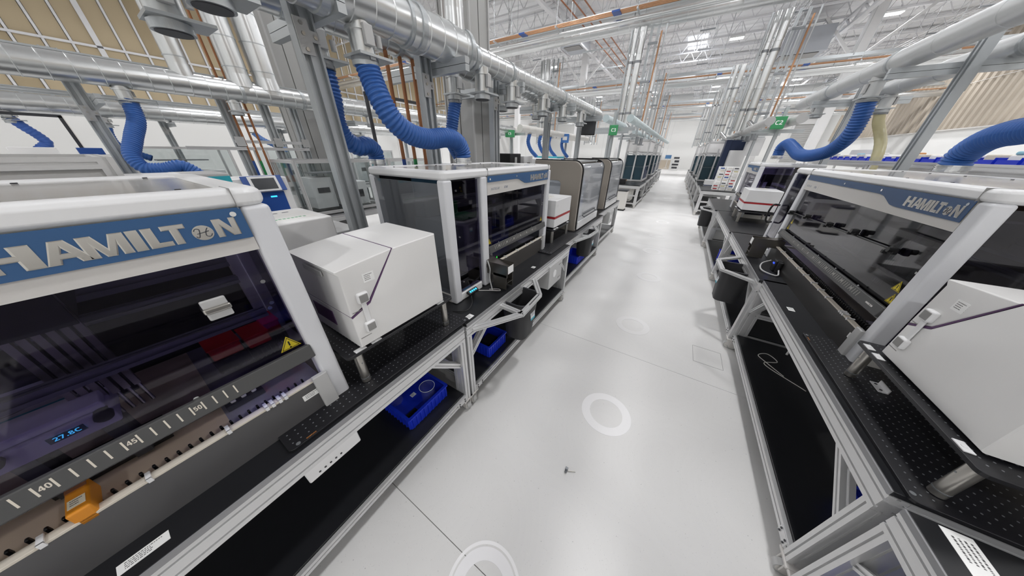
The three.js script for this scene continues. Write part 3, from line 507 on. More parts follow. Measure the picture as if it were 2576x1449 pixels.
binHolder('slanted aluminium frame holding the nearest left bin out over the aisle', [[[-.885, .69, -.96], [-.70, .69, -1.285]], [[-.885, .69, -1.3], [-.70, .69, -1.285]], [[-.70, .69, -1.27], [-.715, .69, -1.595]], [[-.715, .69, -1.595], [-.885, .69, -1.83]]]);
bin('black bin with paper sticker hanging nearest on the left', [-.835, .335, -1.49], LFT);
binHolder('slanted aluminium frame holding the second left bin below the grey hood', [[[-.95, .69, -3.42], [-.86, .69, -3.45]], [[-.86, .69, -3.44], [-.84, .69, -3.78]], [[-.84, .69, -3.78], [-.96, .69, -4.05]], [[-.95, .69, -3.1], [-.86, .69, -3.44]]]);
bin('black bin hanging under the first grey hood on the left', [-.965, .335, -3.66], LFT);
binHolder('slanted aluminium frame holding the nearest right bin out over the aisle', [[[.85, .69, -2.88], [.61, .69, -3.07]], [[.61, .69, -3.06], [.60, .69, -3.38]], [[.6, .69, -3.38], [.84, .69, -3.64]]]);
bin('black bin hanging in a frame on the right bench beside castors', [.755, .32, -3.25], RGT, .3, .26);
binHolder('slanted aluminium frame holding the farther right bin below instruments', [[[.79, .69, -6.6], [.585, .69, -6.85]], [[.585, .69, -6.84], [.575, .69, -7.16]], [[.575, .69, -7.16], [.78, .69, -7.4]]]);
bin('black bin hanging farther along the right bench row', [.71, .32, -7.02], RGT, .3, .26);

// ================================================================ blue trays, beakers, boxes under the benches
function tray(label, p, ry, w, d, h, col = M.blueTray) {
  const t = thing('plastic_tray', label, 'storage tray', p, ry), s = .006;
  const wall = (W, D, k, H) => prism(roundRect(W, D, .012), H, 0, [roundRect.hole(W - 2 * k, D - 2 * k, .008)]);
  mb().box(w - .004, .005, d - .004, 0, .003, 0).add(wall(w, d, s, h), mtx(0, h / 2, 0, Math.PI / 2)).build('body', col, t);
  mb().add(wall(w + .024, d + .024, .018, .01), mtx(0, h, 0, Math.PI / 2)).build('rim', col, t);
  const r = mb(); for (let x = -w / 2 + .02; x < w / 2; x += .03) r.box(.007, h - .01, .008, x, h / 2, d / 2 + .003).box(.007, h - .01, .008, x, h / 2, -d / 2 - .003); for (let z = -d / 2 + .02; z < d / 2; z += .03) r.box(.008, h - .01, .007, w / 2 + .003, h / 2, z).box(.008, h - .01, .007, -w / 2 - .003, h / 2, z);
  r.build('ribs', col, t); return t;
}
const shelfY = .185;
const t1 = tray('bright blue tray with two glass beakers on the nearest left lower shelf', [-1.175, shelfY, -.615], LFT, .3, .36, .1);
decal('tag', .035, .03, paper(3), t1, mtx(.02, .007, -.02, -Math.PI / 2));
tray('small blue bin with ribbed front under the second left bench', [-1.07, shelfY, -1.34], LFT, .24, .22, .11);
tray('deeper blue bin behind the ribbed one under the second left bench', [-1.33, shelfY, -1.3], LFT, .4, .24, .13);
tray('blue bin under the first grey hood, on left lower shelf', [-1.12, shelfY, -3.75], LFT, .36, .22, .12);
tray('blue tray with white racks on the near right lower shelf', [1.3, shelfY, -1.22], RGT, .34, .4, .11);
tray('blue tray seen through the front window of the second left machine', [-1.5, .887, -2.05], LFT, .26, .2, .1);
tray('blue tray on the bottom right bench lower shelf', [1.12, shelfY, -.6], RGT, .46, .4, .12);
tray('upright blue bin behind castors under the right bench', [.98, shelfY, -4.95], RGT, .3, .22, .17);
tray('long blue bin beside the upright one under the right bench', [1.22, shelfY, -5.15], RGT, .5, .24, .13);
{
  const b = thing('beaker', 'round glass beaker standing near the aisle in the bright blue tray', 'beaker', [-1.08, .192, -.68], 0);
  const pr = [[0, 0], [.044, 0], [.047, .004], [.047, .112], [.051, .118], [.0485, .118], [.0445, .112], [.0445, .006], [0, .004]].map(p => new THREE.Vector2(...p));
  mb().add(new THREE.LatheGeometry(pr, 40)).build('glass', M.beaker, b); mb().add(new THREE.TorusGeometry(.0495, .0016, 6, 40), mtx(0, .1175, 0, Math.PI / 2)).build('rim', mat(0xdfe7f0, .15), b);
  dup(b, [-1.25, .192, -.54], 0, 'round glass beaker with a white pipette, left in the bright blue tray');
  const pp = thing('pipette', 'white plastic pipette leaning in the left glass beaker', 'pipette', [-1.25, .2, -.54]); mb().rod([-.02, 0, .02], [.05, .17, -.03], .0035).rod([-.034, -.034 + .035, .03], [-.02, 0, .02], .0015).build('barrel', M.white, pp);
  const k = thing('tip_rack', 'black tip rack lying in the front of the bright blue tray', 'tip rack', [-1.05, .19, -.52], LFT); mb().rbox(.09, .03, .07, .004, 0, .016, 0).build('body', M.black, k); const hl = mb(); for (let i = 0; i < 8; i++) for (let j = 0; j < 6; j++) hl.cyl(.003, .002, -.035 + i * .01, .0315, -.025 + j * .01, 0, 0, 0, 6); hl.build('wells', M.dark, k).userData.kind = 'stuff';
  const k2 = dup(k, [-1.07, .192, -1.36], LFT, 'black tip rack inside the small ribbed blue bin'); k2.scale.set(1.5, 1.6, 1.5);
  for (let i = 0; i < 4; i++) { const w = thing('white_rack', ['white tube rack at aisle side of the near right blue tray', 'second white tube rack in the near right blue tray', 'third white tube rack in the near right blue tray', 'white tube rack at the back of the near right blue tray'][i], 'tube rack', [1.16 + i * .09, .195, -1.22], RGT); mb().rbox(.28, .06, .06, .005, 0, .031, 0).build('body', M.offwhite, w); const q = mb(); for (let a = 0; a < 8; a++) q.cyl(.011, .003, -.12 + a * .034, .0615, 0, 0, 0, 0, 10); q.build('wells', M.grey, w); }
}
function ctrlBox(label, p, ry, w, h, d) { const t = thing('control_box', label, 'control box', p, ry); mb().rbox(w, h, d, .006, 0, 0, 0).build('case', M.greyLight, t); mb().cyl(.045, .003, -w * .1, h * .05, d / 2 + .001, Math.PI / 2, 0, 0, 6).build('hexagon_mark', M.white, t); const g = mb(); for (const y of [-.3, .3]) g.box(w * .2, .012, .004, w * .3, y * h, d / 2); g.build('vent', M.grey, t); return t; }
ctrlBox('grey control box with hexagon mark hung under the second left bench', [-.97, .56, -2.32], LFT, .34, .26, .2);
ctrlBox('grey control box with hexagon mark under the farther grey hood', [-1.1, .56, -5.5], LFT, .3, .24, .2);
{
  const h = thing('usb_hub', 'black hub with four lit blue ports on the second left bench', 'hub', [-1.075, .79, -1.2], LFT); mb().rbox(.1, .02, .035, .004, 0, .012, 0, .5).build('case', M.black, h); const pt = mb(); for (let k = 0; k < 4; k++) pt.box(.012, .002, .014, -.03 + k * .02, .0225, .006, .5); pt.build('port_light', M.led, h);
  const c = thing('cable', 'loose white cable looping beside the black hub', 'cable'); mb().add(wire([[-1.06, .79, -1.25], [-1.0, .785, -1.3], [-.94, .775, -1.36], [-.97, .766, -1.385], [-1.03, .768, -1.34]], .0025)).build('cord', M.offwhite, c);
  const c2 = thing('cable', 'black cable running down from the hub over bench edge', 'cable'); mb().add(wire([[-1.08, .79, -1.18], [-1.0, .775, -1.1], [-.98, .768, -1.02], [-1.05, .768, -.96]], .004)).build('cord', M.black, c2);
  const c3 = thing('cable', 'twisted white cable hanging beside the left steel chute', 'cable'); mb().add(wire([[-1.075, .98, -1.39], [-1.05, .92, -1.385], [-1.05, .84, -1.38], [-1.0, .772, -1.34]], .005)).build('cord', M.greyLight, c3);
  const c4 = thing('cable', 'grey cable loop on the right bench beside steel chute', 'cable'); mb().add(wire([[.98, .8, -3.3], [.9, .785, -3.2], [.875, .775, -3.0], [.96, .77, -2.94], [.99, .79, -3.05]], .006)).build('cord', M.greyLight, c4);
  const d = thing('barcode_scanner', 'black scanner with blue light under the right steel chute', 'scanner', [.985, .76, -3.12], RGT); mb().rbox(.08, .1, .06, .008, 0, .052, 0).cyl(.02, .09, .06, .05, 0).build('case', M.black, d); mb().box(.03, .012, .004, 0, .07, .031).build('light', M.ledBlue, d);
  const w = thing('cable', 'thin white cord curled on dark shelf under the right bench', 'cable'); mb().add(wire([[1.1, .19, -2.3], [1.02, .19, -2.42], [.98, .19, -2.5], [1.05, .19, -2.56], [1.1, .19, -2.48], [1.0, .19, -2.4], [1.2, .19, -2.2]], .003, 80)).build('cord', M.offwhite, w);
  const b = thing('junction_box', 'small white box hung under the near right bench rail', 'junction box', [.98, .6, -2.2], RGT); mb().rbox(.12, .1, .06, .006, 0, 0, 0).build('case', M.offwhite, b); const cc = mb().cyl(.006, .1, .03, -.09, 0).build('lead', M.greyLight, b);
  const ab = thing('angle_bracket', 'white angle bracket lying on the right perforated plate under the platform', 'bracket', [1.03, .7735, -1.56], RGT); mb().box(.07, .004, .03, 0, .002, 0).box(.07, .02, .004, 0, .012, -.013).build('angle', M.white, ab); for (const x of [-.02, .02]) mb().cyl(.005, .002, x, .005, .003, 0, 0, 0, 8).build('hole', M.dark, ab);
  const tc = thing('carrier_block', 'black carrier with pale teeth pushed under the ruler of the near left machine', 'carrier', [-1.14, .886, .27], LFT); mb().box(.2, .03, .1, 0, .016, -.07).build('body', M.black, tc); for (let k = 0; k < 14; k++) mb().box(.007, .012, .006, -.09 + k * .0138, .026, -.017).build('tooth', M.rail, tc);
  const tb = thing('vial_rack', 'dark rack with three bright caps under the ruler near the steel plate', 'vial rack', [-1.12, .886, .0], LFT); mb().box(.1, .02, .09, 0, .011, -.05).build('body', M.dark, tb); for (let k = 0; k < 3; k++) mb().rbox(.014, .022, .03, .004, -.028 + k * .028, .03, -.03).build('cap', M.offwhite, tb);
  const b2 = thing('junction_box', 'small white box under the front rail of the near left bench', 'junction box', [-.94, .6, -.1], LFT); mb().rbox(.2, .09, .07, .006, 0, 0, 0).build('case', M.white, b2); const vh = mb(); for (let k = 0; k < 5; k++) vh.cyl(.004, .002, -.06 + k * .02, -.02, .036, Math.PI / 2, 0, 0, 8); vh.build('vent_holes', M.dark, b2);
}
for (const [x, z, w, d, l] of [[-.94, .305, .085, .032, 'long white label stuck near the front of the near left bench'], [-.925, -.985, .05, .04, 'square white label at the near corner of the second left bench'], [-.945, -1.92, .04, .035, 'square white label in the middle of the second left bench'], [.905, -2.28, .055, .035, 'white label stuck on the near right bench beside the ruler machine'], [.94, -.86, .13, .06, 'large white label on the bottom right bench corner']]) {
  const t = thing('bench_label', l, 'label', [x, .7603, z], x < 0 ? LFT : RGT); decal('paper', w, d, paper(4), t, mtx(0, 0, 0, -Math.PI / 2));
}
{
  const h = thing('floor_clamp', 'small steel clamp lying alone on the floor between the rings', 'clamp', [-.118, 0, -.86]); mb().rbox(.016, .03, .014, .002, 0, .015, 0).cyl(.006, .02, 0, .01, .008, Math.PI / 2).build('clamp_body', M.aluDark, h); mb().rod([.01, .004, 0], [.05, .003, -.02], .0025).build('pin', M.steel, h);
}

// ================================================================ strut posts, spiral ducts, drops and blue hoses
function strutPost(label, x, z, h, arms = [], face = 1) {       // arms: [y, reach]
  const t = thing('strut_post', label, 'strut post', [x, 0, z]), prof = [];
  const s = [[-.03, -.052], [.03, -.052], [.03, -.041], [.006, -.041], [.006, -.012], [.03, -.012], [.03, .012], [.006, .012], [.006, .041], [.03, .041], [.03, .052], [-.03, .052], [-.03, .041], [-.006, .041], [-.006, .012], [-.03, .012], [-.03, -.012], [-.006, -.012], [-.006, -.041], [-.03, -.041]];
  mb().add(memo('strut', () => prism(s, 1).rotateX(Math.PI / 2)), new THREE.Matrix4().makeScale(1, h, 1).setPosition(0, h / 2, 0)).build('channel', M.strut, t);
  mb().box(.14, .008, .16, 0, .004, 0).build('base_plate', M.galv, t);
  for (const [y, a, b] of arms) {
    const m = mb().box(Math.abs(a - b), .038, .041, (a + b) / 2, y - .021, -.074).box(Math.abs(a - b), .038, .041, (a + b) / 2, y - .062, -.074).build('arm', M.galv, t);
    const p = mb().add(prism([[-.05, -.07], [.012, -.07], [.012, -.015], [.05, -.015], [.05, .03], [.012, .03], [.012, .07], [-.05, .07]], .006).rotateY(Math.PI / 2), mtx(.034, y - .15, -.002)).build('fixing_plate', M.greyLight, t); for (const [j, k] of [[-.1, .02], [-.14, .02], [-.145, -.033], [-.2, .02]]) mb().cyl(.009, .008, .04, y + j, k, 0, 0, Math.PI / 2, 6).build('bolt', M.steel, p);
  }
  return t;
}
const P1 = strutPost('nearest dark slotted steel post standing behind the left white instrument', -1.82, -.9, 3.1, [[2.348, .263, -.5]]);
strutPost('second slotted steel post behind the left machine beside the copper pipes', -1.82, -1.67, 2.5, [[2.28, .358, -.5]]);
strutPost('slotted steel post directly right of the wide grey column', -1.82, -2.56, 2.5, [[2.3, .304, -.5]]);
strutPost('slotted steel post rising above the first grey hood', -1.82, -3.87, 2.55, [[2.3, .37, -.5]]);
strutPost('slotted steel post rising between the two grey hoods', -1.82, -5.26, 2.55, [[2.3, .37, -.5]]);
for (const [z, l] of [[-4.24, 'nearest slotted steel post behind the large right machine'], [-6.08, 'slotted steel post behind the far right machine and blue hose'], [-2.4, 'slotted steel post at the upper right edge behind the big machine']]) strutPost(l, 1.785, z, 2.62, [[2.42, -.42, .5]]);
function ductGeo(r, L, pitch = .115) {
  const pts = [new THREE.Vector2(0, 0), new THREE.Vector2(r, 0)]; for (let y = pitch; y < L - .03; y += pitch) pts.push(new THREE.Vector2(r, y - .004), new THREE.Vector2(r + .0035, y - .001), new THREE.Vector2(r + .0035, y + .002), new THREE.Vector2(r, y + .005)); pts.push(new THREE.Vector2(r, L), new THREE.Vector2(0, L));
  return toCreasedNormals(new THREE.LatheGeometry(pts, 32), .5);
}
function duct(label, x, y, z0, z1, r, o = {}) {
  const t = thing('spiral_duct', label, 'air duct', [x, y, z0]), L = z0 - z1;
  mb().add(ductGeo(r, L, o.pitch), mtx(0, 0, 0, -Math.PI / 2)).build('duct_tube', o.mat ?? M.duct, t);
  for (const d of o.drops ?? []) {
    const [z, len, dx = 0] = d, b = mb().cyl(.058, len, dx, -r - len / 2 + .03, z - z0, 0, 0, 0, 24).ring(.07, .057, .012, dx, -r - .02, z - z0).build('drop_tube', o.mat ?? M.duct, t);
    const yb = -r - len + .03; mb().box(.16, .012, .2, dx, yb + .03, z - z0 - .03).ring(.067, .056, .03, dx, yb - .012, z - z0).build('blast_gate', M.galv, b); mb().rbox(.024, .085, .05, .004, dx + (o.gs ?? 1) * .07, yb + .11, z - z0).cyl(.014, .05, dx + (o.gs ?? 1) * .05, yb + .1, z - z0 - .07, 0, 0, 0, 10).build('actuator', M.greyLight, b);
    if (d[3]) mb().cyl(.056, .004, dx, yb - .014, z - z0, 0, 0, 0, 24).build('end_cap', M.dark, b);
  }
  const c = mb(); for (const z of o.joints ?? []) c.ring(r + .008, r - .002, .035, 0, 0, z - z0, -Math.PI / 2); if (o.joints) c.build('joint_band', M.galv, t);
  for (const [z, rr_, h, tilt = 0] of o.risers ?? []) { const b = mb().cyl(rr_, h, 0, h / 2, z - z0, 0, 0, 0, 28).cyl(rr_ * 1.08, .14, 0, r * .6 + .05, z - z0, 0, 0, 0, 28, rr_).build('riser', o.mat ?? M.duct, t); const rg = mb(); for (let y = .25; y < h; y += .3) rg.ring(rr_ + .004, rr_ - .002, .01, 0, y, z - z0); rg.build('riser_seam', M.galv, b); }
  return t;
}
duct('long shiny spiral duct receding above the left machines', -1.65, 2.36, -1.95, -5.75, .08, { drops: [[-2.12, .2, .02, 1], [-2.6, .2, .02, 1], [-3.3, .2, .02, 1], [-3.95, .2, .02, 1], [-4.7, .2, .02, 1]], joints: [-2.0, -2.55, -3.87, -5.2] });
duct('big shiny spiral duct overhead with the thick blue hose hanging from it', -1.65, 2.375, 1.6, -1.4, .105, { drops: [[-.52, .13, 0, 1], [-1.1, .18]], joints: [-.3, -.9, -1.38] });
duct('wide tee section of shiny duct with upright branch beside the grey column', -1.65, 2.37, -1.4, -1.95, .115, { joints: [-1.45, -1.9], risers: [[-1.84, .075, 2.2]] });
duct('second spiral duct parallel behind the first, left of the steel posts', -2.02, 2.4, 1.6, -5.3, .085, { drops: [[-.47, .2, 0, 1], [-1.05, .2], [-2.2, .2, 0, 1], [-3.0, .2, 0, 1], [-3.9, .2, 0, 1]], joints: [-.9, -1.6, -2.5, -3.87] });
duct('long pale spiral duct crossing the upper left over the next bench row', -5.35, 2.37, 3.5, -8.6, .118, { drops: [[-.62, .17], [-1.5, .17, 0, 1], [-3.4, .17, 0, 1], [-4.6, .17, 0, 1]], risers: [[-1.95, .13, 4.2], [-1.66, .12, 4.2], [-1.15, .09, 4.2]], joints: [.5, -1.6, -2.3, -4.0], pitch: .15, gs: -1 });
duct('spiral duct farther left below the long pale one', -9.3, 2.3, 4, -9, .14, { drops: [[.2, .17], [-.67, .17], [-3.9, .2, 0, 1]], pitch: .2, joints: [-1, -3] });
duct('grey spiral duct over the right machines with blue hoses below', 1.5, 2.52, 1.5, -7.3, .09, { drops: [[-2.3, .2], [-4.85, .22], [-6.3, .22, 0, 1]], joints: [-3.0, -4.6, -6.0], gs: -1, pitch: .55, mat: M.ductGrey });
duct('second grey spiral duct behind, at the far upper right', 2.02, 2.5, 1.5, -7.0, .09, { drops: [[-5.95, .2], [-3.7, .2, 0, 1]], joints: [-4.2], pitch: .55, mat: M.ductGrey });
function hose(label, pts, r = .062, o = {}) {
  const t = thing('flexible_hose', label, 'exhaust hose'), c = new THREE.CatmullRomCurve3(pts.map(p => V(...p)), false, 'centripetal'), L = c.getLength(), pitch = o.pitch ?? .0215, n = Math.round(L / pitch) * (o.q ?? 6);
  mb().add(sweep(pts, s => r * (1 + (o.amp ?? .068) * Math.cos(s / pitch * 6.283)), n, 28)).build('corrugated_tube', o.mat ?? M.hose, t);
  const a = pts[0], b = pts[pts.length - 1];
  const cl = mb().ring(r * 1.12, r * .9, .022, a[0], a[1] - .012, a[2]).box(.02, .02, .03, a[0] + r * 1.1, a[1], a[2]).build('top_clamp', M.aluDark, t);
  if (o.collar !== false) { const k = mb(); for (let i = 0; i < 7; i++) k.ring(r * (1.06 + .05 * rnd()), r * .85, o.ch ?? .012, b[0] + rr(-.002, .002), b[1] - .01 - i * (o.ch ?? .012), b[2], rr(-.03, .03), 0, rr(-.03, .03), 14); k.build('foil_collar', M.chrome, t); }
  return t;
}
hose('thick blue corrugated hose curving down onto the second left machine', [[-1.65, 2.14, -1.1], [-1.63, 2.05, -1.105], [-1.59, 1.95, -1.11], [-1.565, 1.865, -1.145], [-1.555, 1.8, -1.24], [-1.555, 1.775, -1.4], [-1.555, 1.79, -1.56], [-1.56, 1.765, -1.69], [-1.565, 1.7, -1.745], [-1.565, 1.66, -1.75]], .06, { ch: .006 });
hose('blue corrugated hose just right of the nearest steel post', [[-2.02, 2.14, -1.06], [-2.02, 2.0, -1.06], [-2.0, 1.86, -1.035], [-1.98, 1.765, -1.06], [-1.98, 1.722, -1.13], [-2.0, 1.732, -1.21], [-2.03, 1.695, -1.275], [-2.04, 1.645, -1.285]], .055, { ch: .006 });
hose('short blue hose seen behind the left machine by the grey column', [[-2.02, 2.12, -2.2], [-2.04, 1.95, -2.16], [-2.06, 1.8, -2.14], [-2.08, 1.72, -2.2], [-2.1, 1.65, -2.28]], .055, { ch: .006 });
hose('large blue hose hanging from the long pale duct at upper left', [[-5.35, 2.14, -.63], [-5.3, 1.97, -.6], [-5.2, 1.78, -.49], [-5.1, 1.6, -.4], [-5.05, 1.5, -.43], [-5.02, 1.485, -.56], [-5.0, 1.51, -.7], [-4.98, 1.42, -.79], [-4.98, 1.36, -.8]], .062, { pitch: .024, collar: false, q: 5 });
hose('pale blue hose far left in front of white wall', [[-9.3, 2.08, .2], [-9.3, 1.96, .14], [-9.3, 1.83, .07], [-9.3, 1.74, .05], [-9.28, 1.65, .14], [-9.25, 1.56, .23], [-9.2, 1.42, .2]], .06, { pitch: .04, collar: false, q: 4, mat: mat(0x3f66b4, .5) });
hose('blue hose partly hidden behind the large upper left hose', [[-9.3, 2.07, -.67], [-9.3, 1.9, -.63], [-9.3, 1.74, -.64], [-9.3, 1.6, -.78], [-9.25, 1.5, -.95]], .06, { pitch: .04, collar: false, q: 4 });
hose('long blue hose swooping below the green sign onto far right machine', [[1.5, 2.24, -4.85], [1.52, 2.1, -4.85], [1.53, 1.93, -4.9], [1.52, 1.79, -5.12], [1.48, 1.725, -5.5], [1.45, 1.735, -5.95], [1.42, 1.85, -6.4], [1.4, 1.9, -6.65], [1.38, 1.83, -6.8], [1.38, 1.72, -6.8]], .072, { ch: .008, pitch: .026 });
hose('blue corrugated hose at the right edge reaching the large machine', [[1.5, 2.25, -2.3], [1.51, 2.08, -2.34], [1.53, 1.92, -2.5], [1.55, 1.862, -2.74], [1.55, 1.845, -2.87], [1.55, 1.835, -2.97], [1.55, 1.8, -3.08], [1.55, 1.73, -3.155], [1.55, 1.67, -3.17]], .066, { ch: .006 });
hose('clear ribbed hose coming down beside the right steel post', [[2.02, 2.22, -5.95], [2.05, 2.12, -5.94], [2.1, 2.02, -5.92], [2.14, 1.9, -5.85], [2.15, 1.75, -5.75], [2.15, 1.58, -5.7], [2.15, 1.4, -5.7]], .052, { pitch: .06, collar: false, q: 8, amp: .01, mat: M.clearHose });
// copper pipes behind the second machine, wide grey columns
for (const [i, x, z, l] of [[0, -2.0, -1.5, 'left copper pipe of three upright behind the second machine'], [1, -2.0, -1.615, 'middle copper pipe with green end behind the second machine'], [2, -2.0, -1.73, 'right copper pipe of three upright behind the second machine']]) { const t = thing('copper_pipe', l, 'pipe', [x, 0, z]); mb().cyl(.014, 3, 0, 2.3, 0, 0, 0, 0, 12).build('pipe', M.copperMatt, t); mb().cyl(.015, .2, 0, .82 + .72, 0, 0, 0, 0, 12).build('colour_band', [M.blueBand, M.green, M.copper][i], t); }
for (const [i, x, z, l] of [[0, -5.55, -1.5, 'blue ended copper pipe of the trio at upper left'], [1, -5.55, -1.585, 'green ended copper pipe of the trio at upper left'], [2, -5.55, -1.67, 'plain ended copper pipe of the trio at upper left']]) { const t = thing('copper_pipe', l, 'pipe', [x, 0, z]); mb().cyl(.014, 2.0, 0, 2.5, 0, 0, 0, 0, 12).build('pipe', M.copperMatt, t); mb().cyl(.016, .24, 0, 1.42, 0, 0, 0, 0, 12).build('colour_band', [M.blueBand, M.green, M.copper][i], t); mb().cyl(.03, .1, 0, 1.27, 0, 0, 0, 0, 10, .016).build('valve', M.copper, t); }
function column(label, x, z, w, d) { const t = thing('clad_column', label, 'column', [x, 0, z]); mb().box(w * .9, 7.88, d * .9, 0, 3.94, 0).build('core', M.grey, t); const q = mb(); for (const s of [-1, 1]) for (const k of [-1, 1]) q.box(w * .44, 7.88, .02, k * w * .24, 3.94, s * d * .46).box(.02, 7.88, d * .44, s * w * .46, 3.94, k * d * .24); q.build('cladding', mat(0xa9a9a7, .5), t); mb().box(.02, 7.88, .02, w / 2, 3.94, d / 2).box(.02, 7.88, .02, -w / 2, 3.94, d / 2).box(.02, 7.88, .02, w / 2, 3.94, -d / 2).build('corner_trim', M.greyLight, t); return t; }
column('wide grey clad column behind the end of the second left machine', -2.42, -2.86, .42, .32);
column('grey clad column left of the nearest steel post', -6.0, -2.5, .42, .34);
// ================================================================ rows behind on the left
for (const [z, l] of [[.96, 'bench of the row behind the near left one, under the big white case'], [-.9, 'bench behind the second left machine, back to back with it'], [-3.1, 'bench beyond the wide grey column behind the first grey hood'], [-4.95, 'bench under the long white cabinet with turquoise end']]) dup(bA, [z < -4 ? -2.95 : -2.76, 0, z], RGT, l);
for (const [z, l] of [[.1, 'bench in the next row left, mostly hidden by the largest machine'], [-1.75, 'bench in the next row left under the instrument with tilted screen'], [-3.6, 'bench in the next row left beyond the clear framed enclosure'], [-5.45, 'bench in the next row left below the long white cabinet'], [-8.3, 'bench below the farther green sign on the left']]) dup(bA, [-4.7, 0, z], LFT, l);
{
  let t = thing('white_case', 'big white case with green print on top, behind the left lidded instrument', 'case', [-1.86, .76, -.775], RGT), w = .6;
  mb().rbox(w, .565, .46, .012, w / 2, .283, .23).build('body', M.whiteWarm, t);
  decal('top_print', .5, .3, (c, a, b) => { c.fillStyle = '#e4e2de'; c.fillRect(0, 0, a, b); c.fillStyle = '#2d3340'; for (let k = 0; k < 6; k++) c.fillRect(a * (.2 + k * .12), b * .1, a * .07, b * .07); c.fillStyle = '#3f9a62'; for (let k = 0; k < 17; k++) c.fillRect(a * (.2 + k * .042), b * (.8 + .03 * rnd()), a * .03, b * .07); }, t, mtx(.3, .566, .23, -Math.PI / 2, 0, Math.PI), 256);
  mb().box(w - .1, .004, .004, w / 2, .1, -.001).build('seam', M.grey, t);
  // instrument with a tilted screen and blue front
  t = thing('screen_instrument', 'white instrument with tilted screen and deep blue front, row behind', 'lab instrument', [-4.73, .76, -1.56], LFT);
  mb().rbox(.58, .6, .5, .012, -.29, .3, -.27).build('body', M.white, t);
  mb().box(.36, .4, .01, -.27, .22, -.018).build('blue_front', M.blueBand, t); mb().rbox(.42, .2, .02, .004, -.27, .53, .01, -.35).build('blue_surround', M.blueBand, t);
  const s = mb().rbox(.3, .19, .02, .006, -.27, .53, .022, -.35).build('screen_bezel', M.white, t); mb().box(.24, .14, .004, -.27, .531, .0335, -.35).build('screen', M.screen, s);
  mb().box(.07, .02, .002, -.22, .36, -.012).build('print', M.led, t); mb().box(.1, .3, .01, -.59, .42, -.2).build('side_vent', M.greyLight, t);
}
function frameBox(label, p, ry, w, h, d, o = {}) {    // aluminium frame with clear or solid panels, slim instruments inside
  const t = thing(o.name ?? 'framed_enclosure', label, 'enclosure', p, ry), b = .04;
  for (const x of [-b / 2, -w + b / 2]) for (const z of [-b / 2, -d + b / 2]) mb().ext([x, 0, z], [x, h, z], b, b).build('upright', M.alu, t);
  for (const y of [b / 2, h - b / 2]) { for (const z of [-b / 2, -d + b / 2]) mb().ext([-b, y, z], [-w + b, y, z], b, b).build('long_rail', M.alu, t); for (const x of [-b / 2, -w + b / 2]) mb().ext([x, y, -b], [x, y, -d + b], b, b).build('short_rail', M.alu, t); }
  const pm = o.panel ?? M.clear;
  mb().box(w - 2 * b, h - 2 * b, .004, -w / 2, h / 2, -b / 2).build('front_panel', pm, t); mb().box(w - 2 * b, h - 2 * b, .004, -w / 2, h / 2, -d + b / 2).build('back_panel', o.back ?? pm, t);
  for (const x of [-b / 2, -w + b / 2]) mb().box(.004, h - 2 * b, d - 2 * b, x, h / 2, -d / 2).build('side_panel', pm, t);
  if (o.inside) { const q = mb().rbox(w * .34, h * .5, d * .5, .01, -w * .3, h * .25 + .04, -d * .5).rbox(w * .26, h * .62, d * .4, .01, -w * .68, h * .31 + .04, -d * .55).build('inner_instrument', M.white, t); mb().box(w * .2, h * .16, .01, -w * .3, h * .3, -d * .24).box(w * .14, h * .1, .01, -w * .68, h * .42, -d * .34).build('inner_panel', M.dark, q); mb().box(w * .5, .02, d * .4, -w * .5, h * .75, -d * .5).box(.03, h * .5, .03, -w * .52, h * .5, -d * .3).build('inner_bracket', M.aluDark, t); }
  if (o.slot) mb().rbox(.24, .012, .004, .002, -w * .5, h - .12, .001).build('slot', M.dark, t);
  return t;
}
frameBox('clear panelled aluminium enclosure with white devices inside, left of steel post', [-4.73, .78, -2.95], LFT, 1.26, .78, .8, { inside: 1 });
frameBox('second clear panelled enclosure in the row behind, right of the steel post', [-4.73, .78, -4.4], LFT, 1.2, .78, .8, { inside: 1 });
frameBox('beige panelled aluminium enclosure behind the largest machine at left edge', [-1.87, .78, -.1], LFT, 1.0, .885, .7, { panel: M.whiteWarm, back: M.whiteWarm, slot: 1 });
function boxInstrument(label, p, ry, w, h, d, o = {}) {
  const t = thing(o.name ?? 'bench_instrument', label, o.cat ?? 'lab instrument', p, ry);
  mb().rbox(w, h, d, .01, -w / 2, h / 2, -d / 2).build('body', o.m ?? M.white, t);
  if (o.face) mb().rbox(w * (o.fw ?? .5), h * (o.fh ?? .4), .01, .004, -w * (o.fx ?? .5), h * (o.fy ?? .62), .003).build('front_panel', o.face, t);
  if (o.band) mb().box(w + .002, h * .16, d + .002, -w / 2, h * .9, -d / 2).build('top_band', o.band, t);
  if (o.end) mb().rbox(w * .28, h * .3, d * .9, .01, -w * .12, h * .88, -d / 2 + .02).build('end_cap', o.end, t);
  mb().box(w * .9, .006, .004, -w / 2, h * .2, .001).build('seam', M.grey, t);
  return t;
}
boxInstrument('plain white box instrument between the beige enclosure and blue hose', [-1.9, .76, -.3], LFT, .2, .82, .5);
boxInstrument('teal topped instrument behind the corner of the largest machine', [-2.33, .76, -.49], LFT, .2, .81, .3, { band: M.cyan, m: M.greyLight });
boxInstrument('low grey instrument with hexagon plate behind the steel post', [-2.0, .76, -1.0], LFT, .2, .42, .4, { face: M.whiteWarm, fw: .3, m: M.greyLight });
boxInstrument('long white cabinet with turquoise end behind the first grey hood', [-2.1, .76, -5.35], LFT, 1.2, .86, .5, { end: M.cyan });
boxInstrument('black cased instrument behind the far roof edge of the second machine', [-2.1, .76, -3.62], LFT, .3, .93, .3, { m: M.black, face: M.greyLight, fw: .2, fh: .1, fy: .9 });
